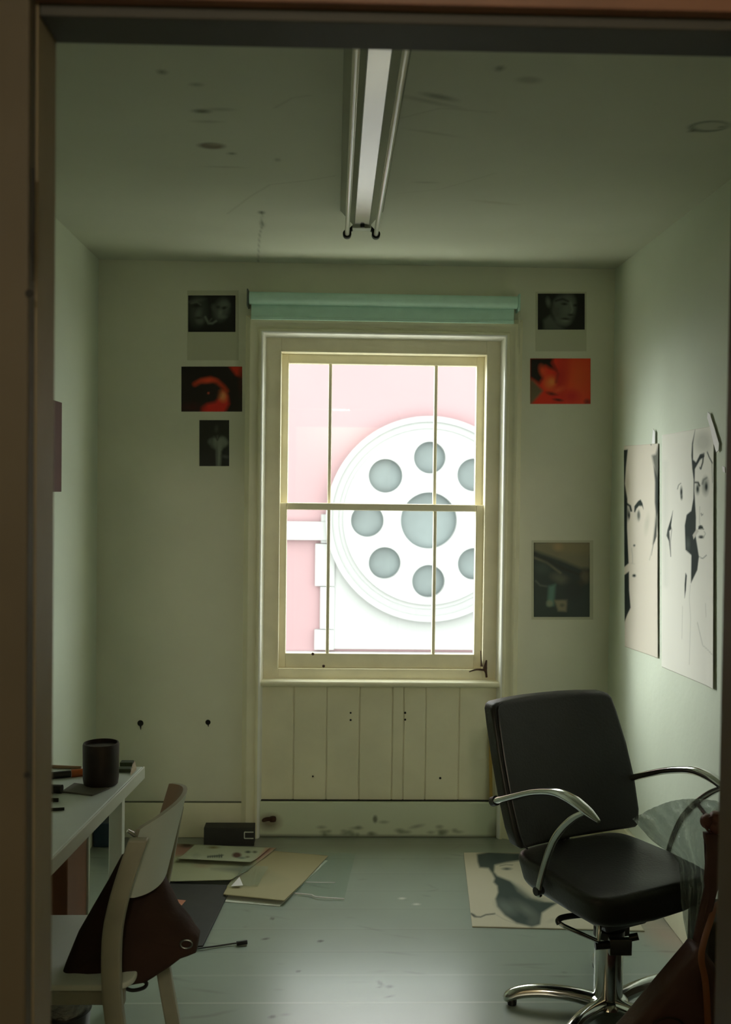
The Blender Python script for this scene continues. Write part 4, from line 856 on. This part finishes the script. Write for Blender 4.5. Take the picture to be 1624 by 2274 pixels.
c = P(1485, 2262, y=2.585); m = MB(); m.tube([c+Vector((.045*math.cos(t/24*2*PI), .0, -.03+.032*math.sin(t/24*2*PI))) for t in range(25)], .003, 8, cap=False); m.build('metal_ring', mat('aged_brass', (.07, .045, .03), .5, metal=1), lb, smooth=True)

a = P(1574, 2048, y=2.87); m = MB(); m.box(a.x, a.x+.16, 2.87, 3.04, 0, a.z)
tag(m.build('cardboard_box', mat('dark_cardboard', (.10, .08, .055), .8, var=.35, vscale=14), None, (a.x+.08, 2.95, 0), bevel=.004), 'dark brown cardboard box on the floor behind the leather bag', 'box')
# clear plastic bag draped over the arm and the seat
rows = [[(1405, 1818), (1590, 1778)], [(1413, 1828), (1612, 1792)], [(1440, 1858), (1590, 1832)], [(1462, 1878), (1574, 1870)], [(1494, 1896), (1568, 1908)], [(1508, 1918), (1567, 1946)], [(1511, 1960), (1568, 1985)], [(1514, 2010), (1560, 2020)], [(1520, 2050), (1552, 2058)], [(1526, 2080), (1545, 2084)], [(1531, 2098), (1538, 2100)]]
r = random.Random(11); NR = 40; NCo = 40; m = MB()
for layer in (0, 1):
    v = []
    for j in range(NR+1):
        f = j/NR*(len(rows)-1); i0 = min(int(f), len(rows)-2); t = f-i0
        a = [rows[i0][0][k]*(1-t)+rows[i0+1][0][k]*t for k in (0, 1)]; b = [rows[i0][1][k]*(1-t)+rows[i0+1][1][k]*t for k in (0, 1)]
        wpx = b[0]-a[0]; dd = 2.975-.125*min(1, max(0, (a[1]-1850)/120)) 
        for i in range(NCo+1):
            u = i/NCo; bow = math.sin(PI*u); amp = .010+.00014*wpx
            fold = amp*(math.sin(u*17+j*.12+layer*1.7+math.sin(j*.3))+.7*math.sin(u*37-j*.35+layer)+.35*math.sin(u*61+j*.9))+r.uniform(-.0035, .0035)
            puff = (.035 if layer else -.035)*bow*(.3+wpx/200)
            px = a[0]+wpx*u+r.uniform(-.8, .8); py = a[1]+(b[1]-a[1])*u-(14*bow if j == 0 else 0)-6*bow*max(0, 1-j/6)+r.uniform(-.8, .8)
            v.append(P(px, py, y=dd+puff+fold))
    k = NCo+1; m.add(v, [(j*k+i, j*k+i+1, (j+1)*k+i+1, (j+1)*k+i) for j in range(NR) for i in range(NCo)])
tag(m.build('plastic_bag', M_poly, None, P(1530, 1900, y=2.9), smooth=True, auto=80), 'crumpled clear plastic bag draped from the salon chair arm', 'plastic bag')

# ------------------------------------------------------------------ building across the street
YO = 14.0
def O(px, py, d=0): return P(px, py, y=YO-d)
ext = thing('church_building', 'pink building with a white stone rose window outside', 'building', (2, YO, -4))
gx = O(735, 1300).x
m = MB(); m.box(-7, 9, YO, YO+1, -.95, 6.2); m.build('pink_wall', M_pink, ext)
m = MB(); m.box(-7.1, 9.1, YO-.12, YO+1, -4, -.95); m.build('unseen_dark_base', mat('light_damping_dark', (.04, .04, .042), .8, var=.2, vscale=3), ext)  # unseen base, made dark to keep light off the deep ceiling
rc = O(950, 1152); S_ = YO/F
m = MB(); z1 = O(950, 1441).z
ring = lambda r: r*S_
# round stone surround built up in mouldings, plain stone bay below it
def annulus(mb, r0, r1, y0, y1, n=96, a0=0, a1=2*PI):
    v = []; 
    for i in range(n+1):
        a = a0+(a1-a0)*i/n
        for r, y in ((r0, y0), (r1, y0), (r1, y1), (r0, y1)): v.append((rc.x+r*math.cos(a), y, rc.z+r*math.sin(a)))
    mb.add(v, [(i*4+k, i*4+(k+1) % 4, i*4+4+(k+1) % 4, i*4+4+k) for i in range(n) for k in range(4)])
for nm, r0, r1, d in (('outer_moulding', 214, 226, .20), ('middle_moulding', 199, 214.5, .175), ('inner_moulding', 186, 199.5, .155)):
    m = MB(); annulus(m, ring(r0), ring(r1), YO-d, YO+.05); m.build(nm, M_stone2 if nm[0] == 'm' else M_stone, ext)
m = MB(); m.box(gx, 9, YO-.05, YO+.02, z1, rc.z-.0); annulus(m, .02, ring(214), YO-.05, YO+.02); m.build('stone_bay', M_stone, ext)
m = MB(); zz = [1140, 1205, 1300, 1395, 1441]
for i in range(4):
    xl = O(700 if i % 2 else 712, 1300).x; m.box(xl, gx+.05, YO-.07, YO+.02, O(700, zz[i+1]).z, O(700, zz[i]).z-.012)
m.build('quoins', M_stone, ext)
m = MB(); m.box(-7, gx, YO-.10, YO+.02, O(670, 1198).z, O(670, 1158).z); m.build('stone_band', M_stone, ext)
m = MB(); m.box(-7, 9, YO-.06, YO+.02, O(670, 1470).z, O(670, 1446).z); m.build('lower_band', M_stone, ext)
# tracery plate with round openings and leaded glass behind
holes = [(855, 1057, 37), (952, 1017, 35), (1048, 1055, 36), (1088, 1152, 36), (1048, 1250, 35), (949, 1288, 36), (853, 1248, 35), (815, 1155, 36), (950, 1155, 62)]
cu = bpy.data.curves.new('tracery', 'CURVE'); cu.dimensions = '2D'; cu.fill_mode = 'BOTH'; cu.extrude = .06
def circ(cx, cz, r, n=48):
    s = cu.splines.new('POLY'); s.points.add(n-1); s.use_cyclic_u = True
    for i in range(n): s.points[i].co = (cx+r*math.cos(2*PI*i/n), cz+r*math.sin(2*PI*i/n), 0, 1)
circ(0, 0, ring(188), 96)
hh = []
for px, py, r in holes:
    p = O(px, py); hh.append((p, ring(r))); circ(p.x-rc.x, p.z-rc.z, ring(r))
tmp = bpy.data.objects.new('tmp', cu); COL.objects.link(tmp); bpy.context.view_layer.update()
me = bpy.data.meshes.new_from_object(tmp.evaluated_get(bpy.context.evaluated_depsgraph_get())); bpy.data.objects.remove(tmp)
me.materials.clear(); me.materials.append(M_stone); me.transform(Matrix.Translation(Vector((rc.x, YO-.14, rc.z))-Vector((2, YO, -4)))@Matrix.Rotation(PI/2, 4, 'X'))
tr = bpy.data.objects.new('tracery', me); link(tr, ext)
for p, r in hh:
    m = MB(); n = 40; m.add([(p.x, YO-.065, p.z)]+[(p.x+(r+.01)*math.cos(2*PI*i/n), YO-.065, p.z+(r+.01)*math.sin(2*PI*i/n)) for i in range(n)], [(0, 1+(i+1) % n, 1+i) for i in range(n)]); m.build('leaded_pane', M_leaded, ext)
m = MB(); m.box(-30, 30, YB+T+.1, 8.6, -4.2, -3.88); struct(m.build('ground_bounce', M_ground))  # unseen near ground, made pale to bounce light onto the ceiling
m = MB(); m.box(-30, 30, 8.6, 40, -4.2, -4); struct(m.build('ground_dark', mat('dim_ground', (.06, .06, .06), .9, var=.15, vscale=20)))  # unseen far ground, made dark so the deep ceiling gets less bounce

# ------------------------------------------------------------------ daylight and added camera side fill
w = bpy.data.worlds.new('overcast_sky'); sc.world = w; w.use_nodes = True; bg = w.node_tree.nodes['Background']
bg.inputs['Color'].default_value = (.95, 1.0, .97, 1); bg.inputs['Strength'].default_value = 7.0
sun = bpy.data.lights.new('hazy_sun', 'SUN'); sun.energy = 5.0; sun.angle = math.radians(36); sun.color = (.97, 1.0, .97)
so_ = bpy.data.objects.new('hazy_sun', sun); COL.objects.link(so_)
az, el = math.radians(48), math.radians(15)      # from the left beyond the window, low
D = -Vector((-math.sin(az)*math.cos(el), math.cos(az)*math.cos(el), math.sin(el)))
so_.rotation_euler = D.to_track_quat('-Z', 'Y').to_euler()
hl = bpy.data.lights.new('hall_fill', 'POINT'); hl.energy = 55; hl.color = (1, .88, .68); hl.shadow_soft_size = .1  # unseen fill added to brighten the window wall and door frame
ho = bpy.data.objects.new('hall_fill', hl); ho.location = (.05, -1.5, 2.4); COL.objects.link(ho)

sc.cycles.diffuse_bounces = 6; sc.cycles.max_bounces = 14; sc.cycles.transparent_max_bounces = 16
sc.cycles.caustics_reflective = False; sc.cycles.caustics_refractive = False
sc.cycles.sample_clamp_indirect = 6; sc.cycles.use_denoising = True
v = sc.view_settings; v.view_transform = 'Standard'; v.look = 'None'; v.gamma = 1; v.use_curve_mapping = False; v.exposure = 0
